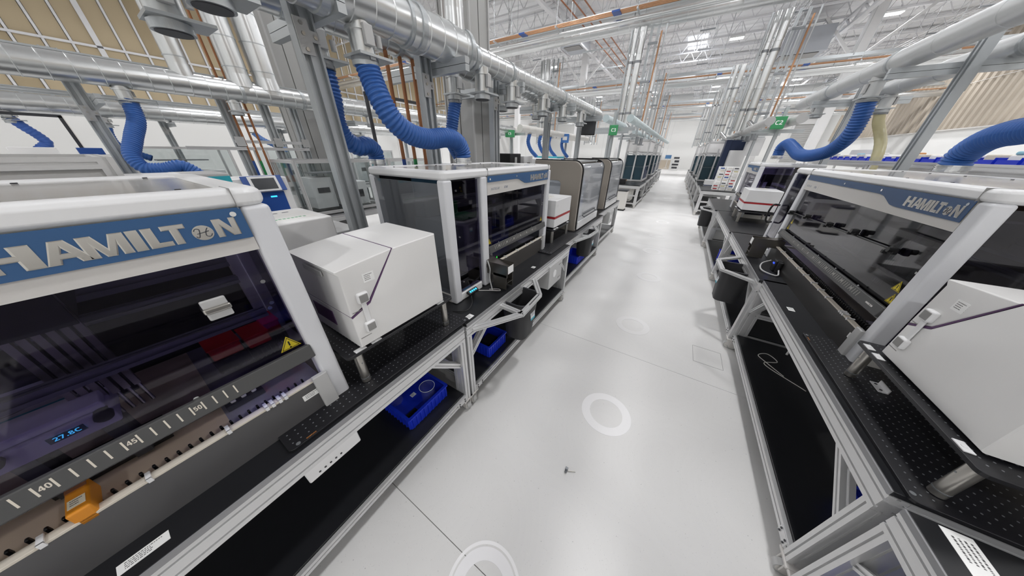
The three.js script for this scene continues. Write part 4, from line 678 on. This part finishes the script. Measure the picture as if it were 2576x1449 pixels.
boxInstrument('small white printer shaped device beside the black cased instrument', [-2.1, .76, -4.0], LFT, .28, .9, .3, { face: M.grey, fw: .3, fh: .1, fy: .85 });
const gi = boxInstrument('white cabinet on the next row left, first beyond the clear enclosures', [-4.75, .76, -5.6], LFT, .7, .7, .6, { face: M.greyLight });
[['white cabinet on the next row left, second beyond the clear enclosures', -6.6], ['white cabinet below the farther green sign', -8.9]].forEach(([l, z]) => dup(gi, [-4.75, .76, z], LFT, l));
{ // dark pipe portal frames and monitor
  let t = thing('portal_stand', 'thin black portal frame against the white wall at far left', 'stand'); mb().bar([-9, 0, -.24], [-9, 2.13, -.24], .04, .04).build('upright', M.dark, t); mb().bar([-9, 2.13, .8], [-9, 2.13, -.26], .04, .04).build('crossbar', M.dark, t);
  t = thing('portal_stand', 'black portal frame behind the copper pipes and blue hose', 'stand'); for (const z of [-2.5, -3.5]) mb().bar([-3.9, 0, z], [-3.9, 2.376, z], .035, .035).build('upright', M.dark, t); mb().bar([-3.9, 2.376, -2.48], [-3.9, 2.376, -3.52], .035, .035).build('crossbar', M.dark, t);
  t = thing('monitor', 'black monitor mounted high on the steel post by the green sign', 'monitor', [-1.72, 2.12, -5.42], .6); mb().rbox(.3, .22, .03, .006, 0, 0, 0).build('case', M.black, t); mb().box(.27, .19, .003, 0, 0, .016).build('screen', M.screen, t); mb().rod([0, 0, -.01], [-.05, .02, -.12], .015).build('bracket', M.aluDark, t);
}
for (const [x, y, z0, z1, l] of [[-5.58, 2.5, 3.2, -8, 'slotted rail running above the long pale duct at upper left'], [-9.35, 2.49, 3.5, -9, 'dark slotted rail above the farther left duct']]) { const t = thing('overhead_rail', l, 'rail'); mb().ext([x, y, z0], [x, y, z1], .041, .082).build('channel', M.strut, t); const p = mb(); for (let z = z0 - .6; z > z1; z -= 2.2) p.box(.09, .07, .12, x, y - .01, z); p.build('splice_plate', M.galv, t); }
for (const [x, zs, l, h] of [[-5.6, [-.35, -2.9, -5.2, -7.4], 'slotted steel post under the long pale duct', 2.55], [-9.6, [.6, -1.4, -3.4, -5.4, -7.4], 'slotted steel post under the farther left duct', 2.5]]) zs.forEach((z, i) => strutPost(l + ', ' + ['nearest', 'second', 'third', 'fourth', 'fifth'][i] + ' from the left', x, z, h, [[2.16, .5, -.5]]));

// third row left: benches with framed enclosures in front of the white wall
for (const [z, l, e] of [[.2, 'bench of the third row left in front of the white wall', 0], [-1.8, 'second bench of the third row left', 1], [-3.8, 'third bench of the third row left', 1], [-5.8, 'fourth bench of the third row left', 1]]) { dup(bA, [-8.5, 0, z], LFT, l); if (e) frameBox(`clear framed enclosure standing on the ${['', 'second', 'third', 'fourth'][Math.round((.2 - z) / 2)]} bench of the third row left`, [-8.53, .765, z - .2], LFT, 1.4, .95, .8, { inside: 1 }); }
{ const t = thing('bottle_shelf', 'white shelf with red and teal boxes far left behind the large hose', 'shelf', [-8.6, .765, -.1], LFT); mb().box(1.3, .02, .4, 0, .5, -.3).box(1.3, .02, .4, 0, .8, -.3).build('board', M.white, t); for (const x of [-.64, .64]) mb().box(.02, .82, .4, x, .41, -.3).build('side', M.white, t); for (const [x, y, w, h, m] of [[-.4, .57, .2, .12, M.red], [-.1, .56, .3, .1, M.box], [.3, .57, .3, .12, M.cyan], [-.3, .86, .4, .1, M.box], [.2, .86, .25, .1, M.blueBand]]) mb().rbox(w, h, .25, .006, x, y, -.26).build('carton', m, t); }

[[-1.45, 'thin slotted post right beside the copper pipe trio'], [-1.9, 'thin slotted post behind the instrument with tilted screen'], [-2.27, 'thin slotted post at the corner of the clear enclosure, row behind']].forEach(([z, l]) => strutPost(l, -5.62, z, 2.28, []));
{ const t = thing('cross_rail', 'level slotted rails joining thin posts behind the tilted screen', 'rail', [-5.56, 0, 0]); for (const [y, a, b] of [[1.79, -1.4, -2.3], [1.7, -.9, -2.3]]) mb().ext([0, y, a], [0, y, b], .041, .041).build('rail', M.alu, t); for (const z of [-1.45, -1.9, -2.27]) mb().box(.01, .12, .1, .026, 1.79, z).build('joint_plate', M.greyLight, t); }
hose('slim pale blue hose far behind the copper pipe trio', [[-9.3, 2.05, -2.75], [-9.3, 1.93, -2.85], [-9.28, 1.8, -3.05], [-9.25, 1.68, -3.3]], .06, { pitch: .05, q: 4, collar: false, mat: mat(0x5f82bd, .5) });

// ================================================================ signs
function sign(txt, label, p, ry, w = .2, h = .22, m = '#3f9a62') { const t = thing('aisle_sign', label, 'sign', p, ry); const c = mb().rbox(w, h, w * .8, .006, 0, 0, 0).build('box', M.signGreen, t); decal('letters', w - .012, h - .012, word(txt, '#fff', m, .5), t, mtx(0, 0, w * .4 + .0006)); decal('letters', w * .8 - .012, h - .012, word(txt, '#fff', m, .44), t, mtx(w / 2 + .0006, 0, 0, 0, Math.PI / 2)); return t; }
sign('C2', 'green box sign reading C2 hung on the right side', [1.68, 2.42, -9.53], -.12, .24, .25);
sign('C3', 'green box sign reading C3 hung left of the aisle', [-1.72, 2.222, -7.5], .3, .19, .21);
sign('C5', 'green box sign reading C5 over the next row left', [-5.26, 2.26, -8.3], .45, .3, .2);
{ const t = thing('aisle_sign', 'small blue box sign far beyond on the left', 'sign', [-4.9, 2.3, -12.4], .3); mb().rbox(.34, .34, .3, .01, 0, 0, 0).build('box', mat(0x3f74b8, .5), t); mb().box(.2, .14, .004, 0, 0, .152).build('print', M.white, t); }
strutPost('slotted post carrying the small blue box sign', -4.92, -12.62, 2.4, []);
for (const [x, z, l, h] of [[1.75, -9.68, 'slotted post carrying the sign reading C2', 2.75], [-1.75, -7.62, 'slotted post carrying the sign reading C3', 2.62], [-5.3, -8.45, 'slotted post carrying the sign reading C5', 2.5]]) strutPost(l, x, z, h, [[2.3, .5, -.5]]);

// ================================================================ far part of the aisle
const farL = [[-1.1, -11.95], [-1.16, -13.9], [-1.2, -15.85], [-1.26, -17.8], [-1.32, -19.8], [-1.4, -21.7]], farR = [[.66, -10.1], [.62, -12.0], [.58, -13.95], [.53, -16.0], [.46, -17.95], [.42, -20.5]];
const ord = ['first', 'second', 'third', 'fourth', 'fifth', 'sixth'];
farL.forEach(([x, z], i) => dup(bA, [x, 0, z], LFT, `${ord[i]} bench of the far row on the left beyond the silver bin`));
farR.forEach(([x, z], i) => dup(bA, [x, 0, z], RGT, `${ord[i]} bench of the far row on the right beyond the hanging bins`));
{
  const t = thing('step_bin', 'tall silver bin with black base standing at the far left bench end', 'waste bin', [-1.5, 0, -9.55]); mb().rbox(.3, .6, .3, .05, 0, .33, 0).build('body', M.offwhite, t); mb().rbox(.31, .05, .31, .02, 0, .645, 0).build('lid', M.dark, t); mb().rbox(.32, .03, .32, .01, 0, .016, 0).build('base', M.black, t);
  const p = thing('label_printer', 'small black device with orange light on the far left bench', 'printer', [-1.75, .76, -10.5], LFT); mb().rbox(.26, .16, .22, .01, 0, .08, 0).build('case', M.black, p); mb().cyl(.012, .006, .07, .11, .111, Math.PI / 2).build('light', M.amberLed, p);
  const u = thing('under_bench_cabinet', 'white cabinet standing under the first far left bench', 'cabinet', [-1.62, 0, -10.6]); mb().rbox(.55, .48, .6, .01, 0, .44, 0).build('body', M.offwhite, u); mb().box(.5, .03, .01, 0, .2, .301).box(.5, .012, .01, 0, .26, .301).build('groove', M.grey, u);
}
function tower(label, p, ry, w, o = {}) {             // framed tower on a bench: white hood above, dark doors below
  const t = thing('framed_tower', label, 'equipment rack', p, ry), d = .8, b = .05, y0 = .77, y1 = 1.74, y2 = o.h ?? 2.2;
  for (const x of [-b / 2, -w + b / 2]) for (const z of [-b / 2, -d + b / 2]) mb().ext([x, y0, z], [x, y2, z], b, b).build('upright', M.alu, t);
  for (const y of [y0 + .03, y1, y2 - .025]) mb().bar([0, y, -b / 2], [-w, y, -b / 2], b, b).bar([0, y, -d + b / 2], [-w, y, -d + b / 2], b, b).bar([-b / 2, y, 0], [-b / 2, y, -d], b, b).bar([-w + b / 2, y, 0], [-w + b / 2, y, -d], b, b).build('rail', M.alu, t);
  mb().rbox(w - .06, y2 - y1 - .1, d - .04, .03, -w / 2, (y1 + y2) / 2, -d / 2).build('white_hood', M.box, t);
  for (const x of [.002, -w - .002]) mb().bar([x, y0, -d * .5], [x, y1 + .2, -d * .5], .05, .03, [1, 0, 0]).build('centre_bar', M.alu, t);
  for (const [k, x, s] of [[.27, -.06, 1], [.73, -.06, 1], [.27, -w + .06, -1], [.73, -w + .06, -1]]) { const q = mb().rbox(.02, y1 - y0 - .12, d * .38, .008, x, (y0 + y1) / 2, -d * k).build('dark_door', M.teal, t); for (const y of [1.2, 1.32]) mb().box(.003, .006, d * .36, x + s * .0115, y, -d * k).build('door_groove', M.black, q); }
  const c = mb(); for (const [i, k] of [[0, .2], [1, .45], [2, .72]]) c.rbox(w * .2, .3 + .2 * (i % 2), .3, .01, -w * k, .95 + .1 * (i % 2), -.2); c.build('equipment', o.eq ?? M.navy, t);
  mb().box(w - .1, .02, d - .1, -w / 2, 1.28, -d / 2).build('shelf', M.aluDark, t); return t;
}
const tw = tower('first framed tower with white hood and dark teal doors, far left', [-1.25, 0, -13.4], LFT, 1.75);
dup(tw, [-1.3, 0, -17.4], LFT, 'second framed tower with white hood along the far left row'); dup(tw, [-1.42, 0, -21.2], LFT, 'third framed tower with white hood, farthest on the left');
const tr = tower('first framed tower with white hood beyond tip boxes, far right', [.6, 0, -13.6], RGT, 1.75, { eq: M.greyLight });
dup(tr, [.55, 0, -17.2], RGT, 'second framed tower with white hood along the far right row'); dup(tr, [.42, 0, -20.6], RGT, 'third framed tower with white hood, farthest on the right');
for (const [x, z, ry, l] of [[-1.35, -23.5, LFT, 'low bench far left near the end of aisle'], [.35, -23.0, RGT, 'low bench far right near the end of aisle']]) dup(bA, [x, 0, z], ry, l);
{
  let t = thing('tall_cabinet', 'tall navy blue cabinet panel rising behind stacked tip boxes', 'cabinet', [1.12, .77, -12.6]); mb().rbox(.16, 1.42, .5, .01, 0, .71, 0).build('side', M.navy, t); mb().rbox(.5, .5, .45, .01, .3, 1.16, 0).build('upper_box', M.navy, t);
  t = thing('white_cabinet', 'pale white cabinet right of the navy panel', 'cabinet', [1.42, .77, -12.3]); mb().rbox(.42, 1.0, .5, .01, 0, .6, .1).build('body', M.white, t); mb().rbox(.4, .5, .5, .01, .35, 1.2, .1).build('upper_box', M.white, t);
  for (let s = 0; s < 3; s++) for (let k = 0; k < 8; k++) { // stacked tip boxes with coloured labels, each its own thing
    const row = ['left', 'middle', 'right'][s], lev = ['lowest', 'second', 'third', 'fourth', 'fifth', 'sixth', 'seventh', 'topmost'][k];
    const b = thing('tip_box', `white tip box, ${lev} in the ${row} stack on far right bench`, 'tip box', [1.02 + s * .17, .762 + k * .082, -10.55 + (k % 3) * .01], 0, 'stacked tip boxes on the far right bench');
    mb().rbox(.16, .078, .3, .004, 0, .039, 0).build('case', M.box, b); mb().box(.1, .03, .002, rr(-.02, .02), .04, .151).build('paper_label', [M.redBand, M.offwhite, M.rail, M.redBand, M.yellowish, M.blueBand, M.offwhite, M.printDark][(k * 3 + s) % 8], b);
  }
  t = thing('white_carton', 'white carton lying on the far right bench before the towers', 'carton', [.92, .762, -11.7]); mb().rbox(.3, .2, .35, .008, 0, .1, 0).build('body', M.white, t); mb().box(.302, .03, .352, 0, .03, 0).build('base_band', M.navy, t);
  t = thing('shelf_cart', 'small shelf cart with dark boxes standing at the end of aisle', 'cart', [-1.0, 0, -41]); for (const [x, z] of [[-.45, -.3], [.45, -.3], [-.45, .3], [.45, .3]]) mb().box(.04, 1.3, .04, x, .65, z).build('upright', M.alu, t); for (let k = 0; k < 4; k++) mb().box(.9, .03, .6, 0, .15 + k * .36, 0).build('shelf', M.alu, t); mb().box(.6, .2, .4, 0, .3, 0).box(.7, .2, .4, 0, .65, 0).box(.5, .24, .4, .1, 1.02, 0).box(.6, .2, .4, 0, 1.4, 0).build('boxes', M.dark, t);
  t = thing('wall_monitor', 'small blue screen at the end of the aisle', 'monitor', [-2.05, 1.5, -42.5]); mb().rbox(.7, .42, .04, .01, 0, 0, 0).build('screen', mat(0x4c7aa8, .4), t); mb().box(.05, 1.2, .05, 0, -.7, -.02).build('stand', M.alu, t); mb().box(.4, .04, .3, 0, -1.32, -.02).build('foot', M.alu, t);
  t = thing('wooden_panel', 'pale wood panel low on the wall at the end of the aisle', 'panel', [-2.6, 0, -44]); mb().box(1.8, 1.1, .1, 0, .55, 0).build('board', mat(0xbfb3a2, .6), t); mb().box(.01, 1.1, .012, -.2, .55, .05).build('joint', M.grey, t);
}
// overhead runs of ducts above the far rows
duct('thin duct with round end cap left of the sign reading C2', 1.3, 2.36, -8.2, -24, .085, { pitch: .6, mat: M.greyLight });
duct('thin duct with round end cap right of the sign reading C2', 1.95, 2.46, -9.0, -24, .1, { pitch: .6, mat: M.greyLight });
duct('pale duct with round end beside the sign reading C3', -1.45, 2.5, -7.9, -24, .085, { pitch: .6, mat: M.paleBlue });
duct('second pale duct beside the sign reading C3', -2.05, 2.52, -7.9, -24, .085, { pitch: .6, mat: M.paleBlue });
duct('white duct over the row carrying the sign reading C5', -5.0, 2.43, -8.5, -16, .11, { pitch: .5, mat: M.offwhite });
duct('white duct end left of the sign reading C5', -5.75, 2.43, -8.5, -16, .11, { pitch: .5, mat: M.offwhite });
for (const [i, z] of [-9.2, -10.1, -11, -12.4].entries()) hose(`small blue hose hanging under the far white duct, ${ord[i]} from the front`, [[-5, 2.3, z], [-5.02, 2.05, z + .05], [-4.95, 1.8, z - .05], [-4.85, 1.62, z - .25], [-4.8, 1.55, z - .3]], .065, { pitch: .06, q: 4, collar: false });
for (const [x, y, zs, side] of [[-2.3, 2.36, [-9.6, -11.6, -13.6, -15.6, -17.6], 'left'], [1.66, 2.34, [-11.6, -13.6, -15.6, -17.6, -19.6], 'right']]) zs.forEach((z, i) => strutPost(`${ord[i]} slotted post of the far ${side} row beyond the sign`, x, z, y + .2, [[y, .55, -.55]]));
for (const [x, z, s, n] of [[-1.5, -10, -1, 5], [1.5, -11, 1, 4]]) { const t = thing('drop_valves', s < 0 ? 'row of small metal drop valves under the far left ducts' : 'row of small metal drop valves under the far right ducts', 'valves'); for (let k = 0; k < 9; k++) { const q = mb().cyl(.05, .2, x, 2.1 + (s > 0 ? .13 : 0), z - k * .95).box(.18, .02, .22, x, 2.0 + (s > 0 ? .13 : 0), z - k * .95).build('drop_valve', M.aluDark, t); } }

// ================================================================ risers, pipe racks and air handling high up
function riser(label, x, z, h, y0 = 2.28) {
  const t = thing('riser_bundle', label, 'riser', [x, 0, z]);
  for (const k of [.12, .3]) mb().ext([k, y0, 0], [k, h, 0], .06, .06).build('tower_post', M.strut, t); for (let y = 2.8; y < h; y += .9) mb().box(.26, .05, .05, .21, y, .02).build('tower_rung', M.aluDark, t);
  for (const [dx, r] of [[-.1, .1], [-.3, .07]]) { const d = mb().add(ductGeo(r, h - y0 - .1, .5), mtx(dx, y0 + .1, .05)).build('riser_duct', M.duct, t); mb().cyl(r * 1.1, .06, dx, 2.9, .05).cyl(r * 1.1, .06, dx, 4.2, .05).build('strap', M.aluDark, d); }
  mb().cyl(.022, h - y0 - .3, .4, (h + y0) / 2, .06, 0, 0, 0, 8).build('copper_line', M.copperFar, t); mb().cyl(.03, h - y0, -.42, (h + y0) / 2, .02, 0, 0, 0, 8).cyl(.02, h - y0, .5, (h + y0) / 2, .02, 0, 0, 0, 8).build('conduit', M.galv, t);
  mb().rod([-.1, 2.62, .05], [.14, 2.36, .32], .08).build('elbow', M.chrome, t);
  return t;
}
const rb0 = riser('riser bundle of shiny ducts and slotted posts, nearest on the left', -1.95, -10.6, 4.98);
const RS = [[1.35, -11.3, 'riser bundle with orange copper line, nearest on the right'], [-2.1, -15.4, 'second riser bundle down the left side of the aisle'], [-2.2, -20.6, 'third riser bundle down the left side of the aisle'], [-2.45, -28.6, 'fourth riser bundle down the left side'], [1.1, -16.2, 'second riser bundle down the right side of the aisle'], [.9, -20.8, 'third riser bundle down the right side of the aisle'], [.6, -28.6, 'fourth riser bundle down the right side'], [-5.6, -11.9, 'riser bundle rising behind the shiny near duct'], [-6.2, -20.6, 'distant riser bundle between white columns'], [-9.5, -19.4, 'distant riser bundle over the far left rows']];
RS.forEach(([x, z, l]) => dup(rb0, [x, 0, z], x > 0 ? Math.PI * .02 : 0, l));
function rack(label, z, y, k) {
  const t = thing('pipe_rack', label, 'pipe rack', [0, y, z]);
  for (let i = 0; i < 4; i++) mb().rod([-20.2, .02 + i * .002, .3 - i * .075], [11.8, .02, .3 - i * .075], .014, 8).build('copper_line', M.copperFar, t);
  mb().add(ductGeo(.15, 32, .3), mtx(-20.2, -.14, -.42, 0, 0, -Math.PI / 2)).build('supply_duct', M.duct, t);
  mb().add(ductGeo(.06, 32, .6), mtx(-20.2, -.16, .08, 0, 0, -Math.PI / 2)).build('small_duct', M.duct, t);
  mb().box(32, .16, .03, -4.2, .38, -.85).box(32, .03, .3, -4.2, .31, -.7).build('cable_tray', M.galv, t);
  const hg = mergeGeometries(mb().rod([0, -.05, .35], [0, HALL.h - y, .35], .008, 6).rod([0, -.05, -.8], [0, HALL.h - y, -.8], .008, 6).box(.041, .041, 1.3, 0, -.05, -.22).g); for (let x = -19; x < 12; x += 2.4) { const m = shade(new THREE.Mesh(hg, M.galv)); m.name = 'hanger'; m.position.x = x; t.add(m); }
  const mk = mb().box(.22, .04, .28, 0, .022, .185).g[0]; for (let x = -18.3; x < 12; x += 3.1) { const m = shade(new THREE.Mesh(mk, M.blueBand)); m.name = 'blue_marker'; m.position.x = x; t.add(m); } return t;
}
const rk = rack('nearest overhead rack of orange copper pipes and duct crossing the aisle', -10.3, 5.26);
dup(rk, [0, 5.26, -19.2], 0, 'second overhead rack of copper pipes crossing the aisle'); dup(rk, [0, 5.26, -28.5], 0, 'third overhead rack of copper pipes far down the aisle'); dup(rk, [0, 5.26, -37], 0, 'farthest overhead rack of copper pipes');
{
  const t = thing('pipe_run', 'three long copper pipes running high along the aisle on the left', 'pipes'); for (let i = 0; i < 3; i++) mb().rod([-4.9 + i * .32, 5.95, 2], [-4.1 + i * .32, 5.95, -40], .022, 8).build('copper_line', M.copper, t); const h = mb(); for (let z = 0; z > -40; z -= 3) h.box(1.3, .05, .05, -4.55 - z * -.02, 5.91, z).rod([-5.1 - z * .02, 5.9, z], [-5.1 - z * .02, 7.9, z], .008, 6).rod([-3.95 - z * .02, 5.9, z], [-3.95 - z * .02, 7.9, z], .008, 6); h.build('hanger', M.galv, t);
  for (const [x, l, k] of [[-.6, 'wire cable tray hanging above the aisle', 0], [1.9, 'wire cable tray hanging above the right row', 1], [-8, 'wire cable tray hanging above the left rows', 2], [7, 'wire cable tray above the far right rows', 3]]) {
    const c = thing('cable_tray', l, 'cable tray', [x, 6.02 + (k % 2) * .04, 0]); const w = mb(); for (const q of [-.2, -.07, .07, .2]) w.rod([q, 0, 6], [q, 0, -42], .006, 5); for (const q of [-.2, .2]) w.rod([q, .1, 6], [q, .1, -42], .006, 5); for (let z = 6; z > -42; z -= .4) w.bar([-.2, 0, z], [.2, 0, z], .008, .008); w.build('wire_mesh', M.joist, c);
    const h = mb(); for (let z = 4; z > -42; z -= 2.4) h.box(.5, .04, .04, 0, -.03, z).rod([-.24, -.03, z], [-.24, 1.8, z], .006, 5).rod([.24, -.03, z], [.24, 1.8, z], .006, 5); h.build('hanger', M.aluDark, c);
  }
  for (const [x, z, l] of [[-7.05, -20, 'white structural column left of the aisle above the shiny duct'], [5.35, -21, 'white structural column leaning into view at upper right'], [-12, -20, 'white structural column far left'], [5.2, -34, 'white structural column far right'], [-7.05, -34, 'white structural column farthest left of aisle']]) { const c = thing('structural_column', l, 'column', [x, 0, z]); mb().rbox(.36, 7.86, .36, .02, 0, 3.93, 0).build('shaft', M.white, c); mb().box(.62, .03, .62, 0, .015, 0).build('base_plate', M.greyLight, c); mb().bar([0, 5.6, 0], [1.6, 7.3, 0], .1, .1).bar([0, 5.6, 0], [-1.6, 7.3, 0], .1, .1).build('knee_brace', M.white, c); }
  const a = thing('air_handler', 'large grey air handling unit hung under the ceiling at upper right', 'air handler', [3.3, 6.1, -21.9]); mb().box(1.8, .9, 2.4, 0, .45, 0).build('casing', mat(0xb6bac0, .5, .3), a); mb().box(1.4, .03, 1.0, 0, -.02, .5).build('grille', M.grey, a); const f = mb(); for (const x of [-1, 1]) f.bar([x, -.06, 1.4], [x, -.06, -1.4], .08, .1).rod([x, 0, 1.2], [x, 1.75, 1.2], .012).rod([x, 0, -1.2], [x, 1.75, -1.2], .012); f.build('support_frame', M.joist, a);
  dup(a, [-6.6, 6.6, -16.9], 0, 'grey air handling unit hung beside the white column on the left').scale.set(.6, .7, .6); dup(a, [8.6, 6.1, -34.9], 0, 'distant grey air handling unit over the far right rows');
  for (const [z, l] of [[-14.4, 'large round white duct crossing under the ceiling ahead'], [-26, 'large round white duct crossing farther under the ceiling'], [-33.3, 'farthest large round white duct crossing the hall']]) { const d = thing('supply_duct', l, 'air duct', [-20.2, 6.5, z]); mb().add(ductGeo(.27, 32, 1.2), mtx(0, 0, 0, 0, 0, -Math.PI / 2)).build('duct_tube', M.ductGrey, d); const h = mb(); for (let x = 2; x < 32; x += 3) h.ring(.285, .272, .03, x, 0, 0, 0, 0, -Math.PI / 2).rod([x, .27, 0], [x, 1.36, 0], .01, 6); h.build('strap', M.aluDark, d); }
}
// ================================================================ storage shelving beyond the right machines
{
  const sh = thing('storage_rack', 'long storage rack with blue bins behind the right machines', 'shelving', [4.05, 0, -10]);
  for (const z of [5.6, 2.8, 0, -2.8, -5.6]) for (const x of [0, .5]) mb().ext([x, 0, z], [x, 1.68, z], .045, .045).build('upright', M.alu, sh);
  for (const y of [.5, 1.05, 1.62]) { const s = mb().box(.56, .025, 11.4, .25, y, 0).build('shelf', M.greyLight, sh); mb().ext([-.03, y, 5.7], [-.03, y, -5.7], .03, .045).build('shelf_edge', M.alu, s); }
  const nth = 'first second third fourth fifth sixth seventh eighth ninth tenth eleventh twelfth thirteenth fourteenth fifteenth sixteenth seventeenth eighteenth nineteenth twentieth twenty-first twenty-second twenty-third twenty-fourth twenty-fifth twenty-sixth'.split(' ');
  const bg = mergeGeometries(mb().box(.3, .1, .006, 0, .05, .17).box(.3, .1, .006, 0, .05, -.17).box(.006, .12, .34, .15, .06, 0).box(.006, .07, .34, -.15, .035, 0).box(.3, .006, .34, 0, .003, 0).g);
  for (let k = 0; k < 26; k++) { const z = -4.9 - k * .4, b = thing('shelf_bin', `blue shelf bin, number ${k + 1} along the storage rack from the near end`, 'storage bin', [4.16, 1.633, z], 0, 'blue bins on the storage rack'); b.userData.label = `blue shelf bin on the storage rack, ${nth[k]} from its near end`; const m = shade(new THREE.Mesh(bg, M.blueTray)); m.name = 'body'; b.add(m); const w = mb().rbox(.2, .12 + .05 * rnd(), .26, .02, .0, .07, 0).build('contents', [M.box, M.offwhite, M.box, M.rail][k % 4], b); if (k % 3 === 0) mb().rbox(.12, .05, .12, .02, rr(-.05, .05), .16, rr(-.08, .08)).build('packet', [mat(0xc58a55, .6), M.offwhite, mat(0x8fbfd0, .5), M.box][(k / 3 | 0) % 4], w); }
  const r2 = thing('rail_stand', 'aluminium frame rail lying level above the right machine roofs', 'frame', [1.92, 0, 0]); mb().ext([0, 1.65, -.5], [0, 1.65, -8.2], .045, .045).build('upper_rail', M.alu, r2); mb().ext([.35, 1.6, -.5], [.35, 1.6, -8.2], .045, .045).build('rear_rail', M.alu, r2); for (const z of [-.7, -3.2, -5.2]) mb().ext([0, .762, z], [0, 1.63, z], .045, .045).build('upright', M.alu, r2);
  for (const [z, l] of [[.9, 'bench behind the near right machine, back to back'], [-2.5, 'bench behind the big right machine, facing the storage rack'], [-4.4, 'bench behind the far right machine, facing the storage rack']]) dup(bA, [2.75, 0, z - 1.83], LFT, l);
  const wb = thing('white_board', 'pale white board standing on the storage rack behind the blue hose', 'board', [4.4, 1.64, -12.6]); mb().rbox(.04, .28, 1.4, .005, 0, .14, 0).build('panel', M.white, wb); mb().box(.05, .02, 1.44, 0, .01, 0).build('ledge', M.alu, wb);
}
renderer.render(scene, camera);
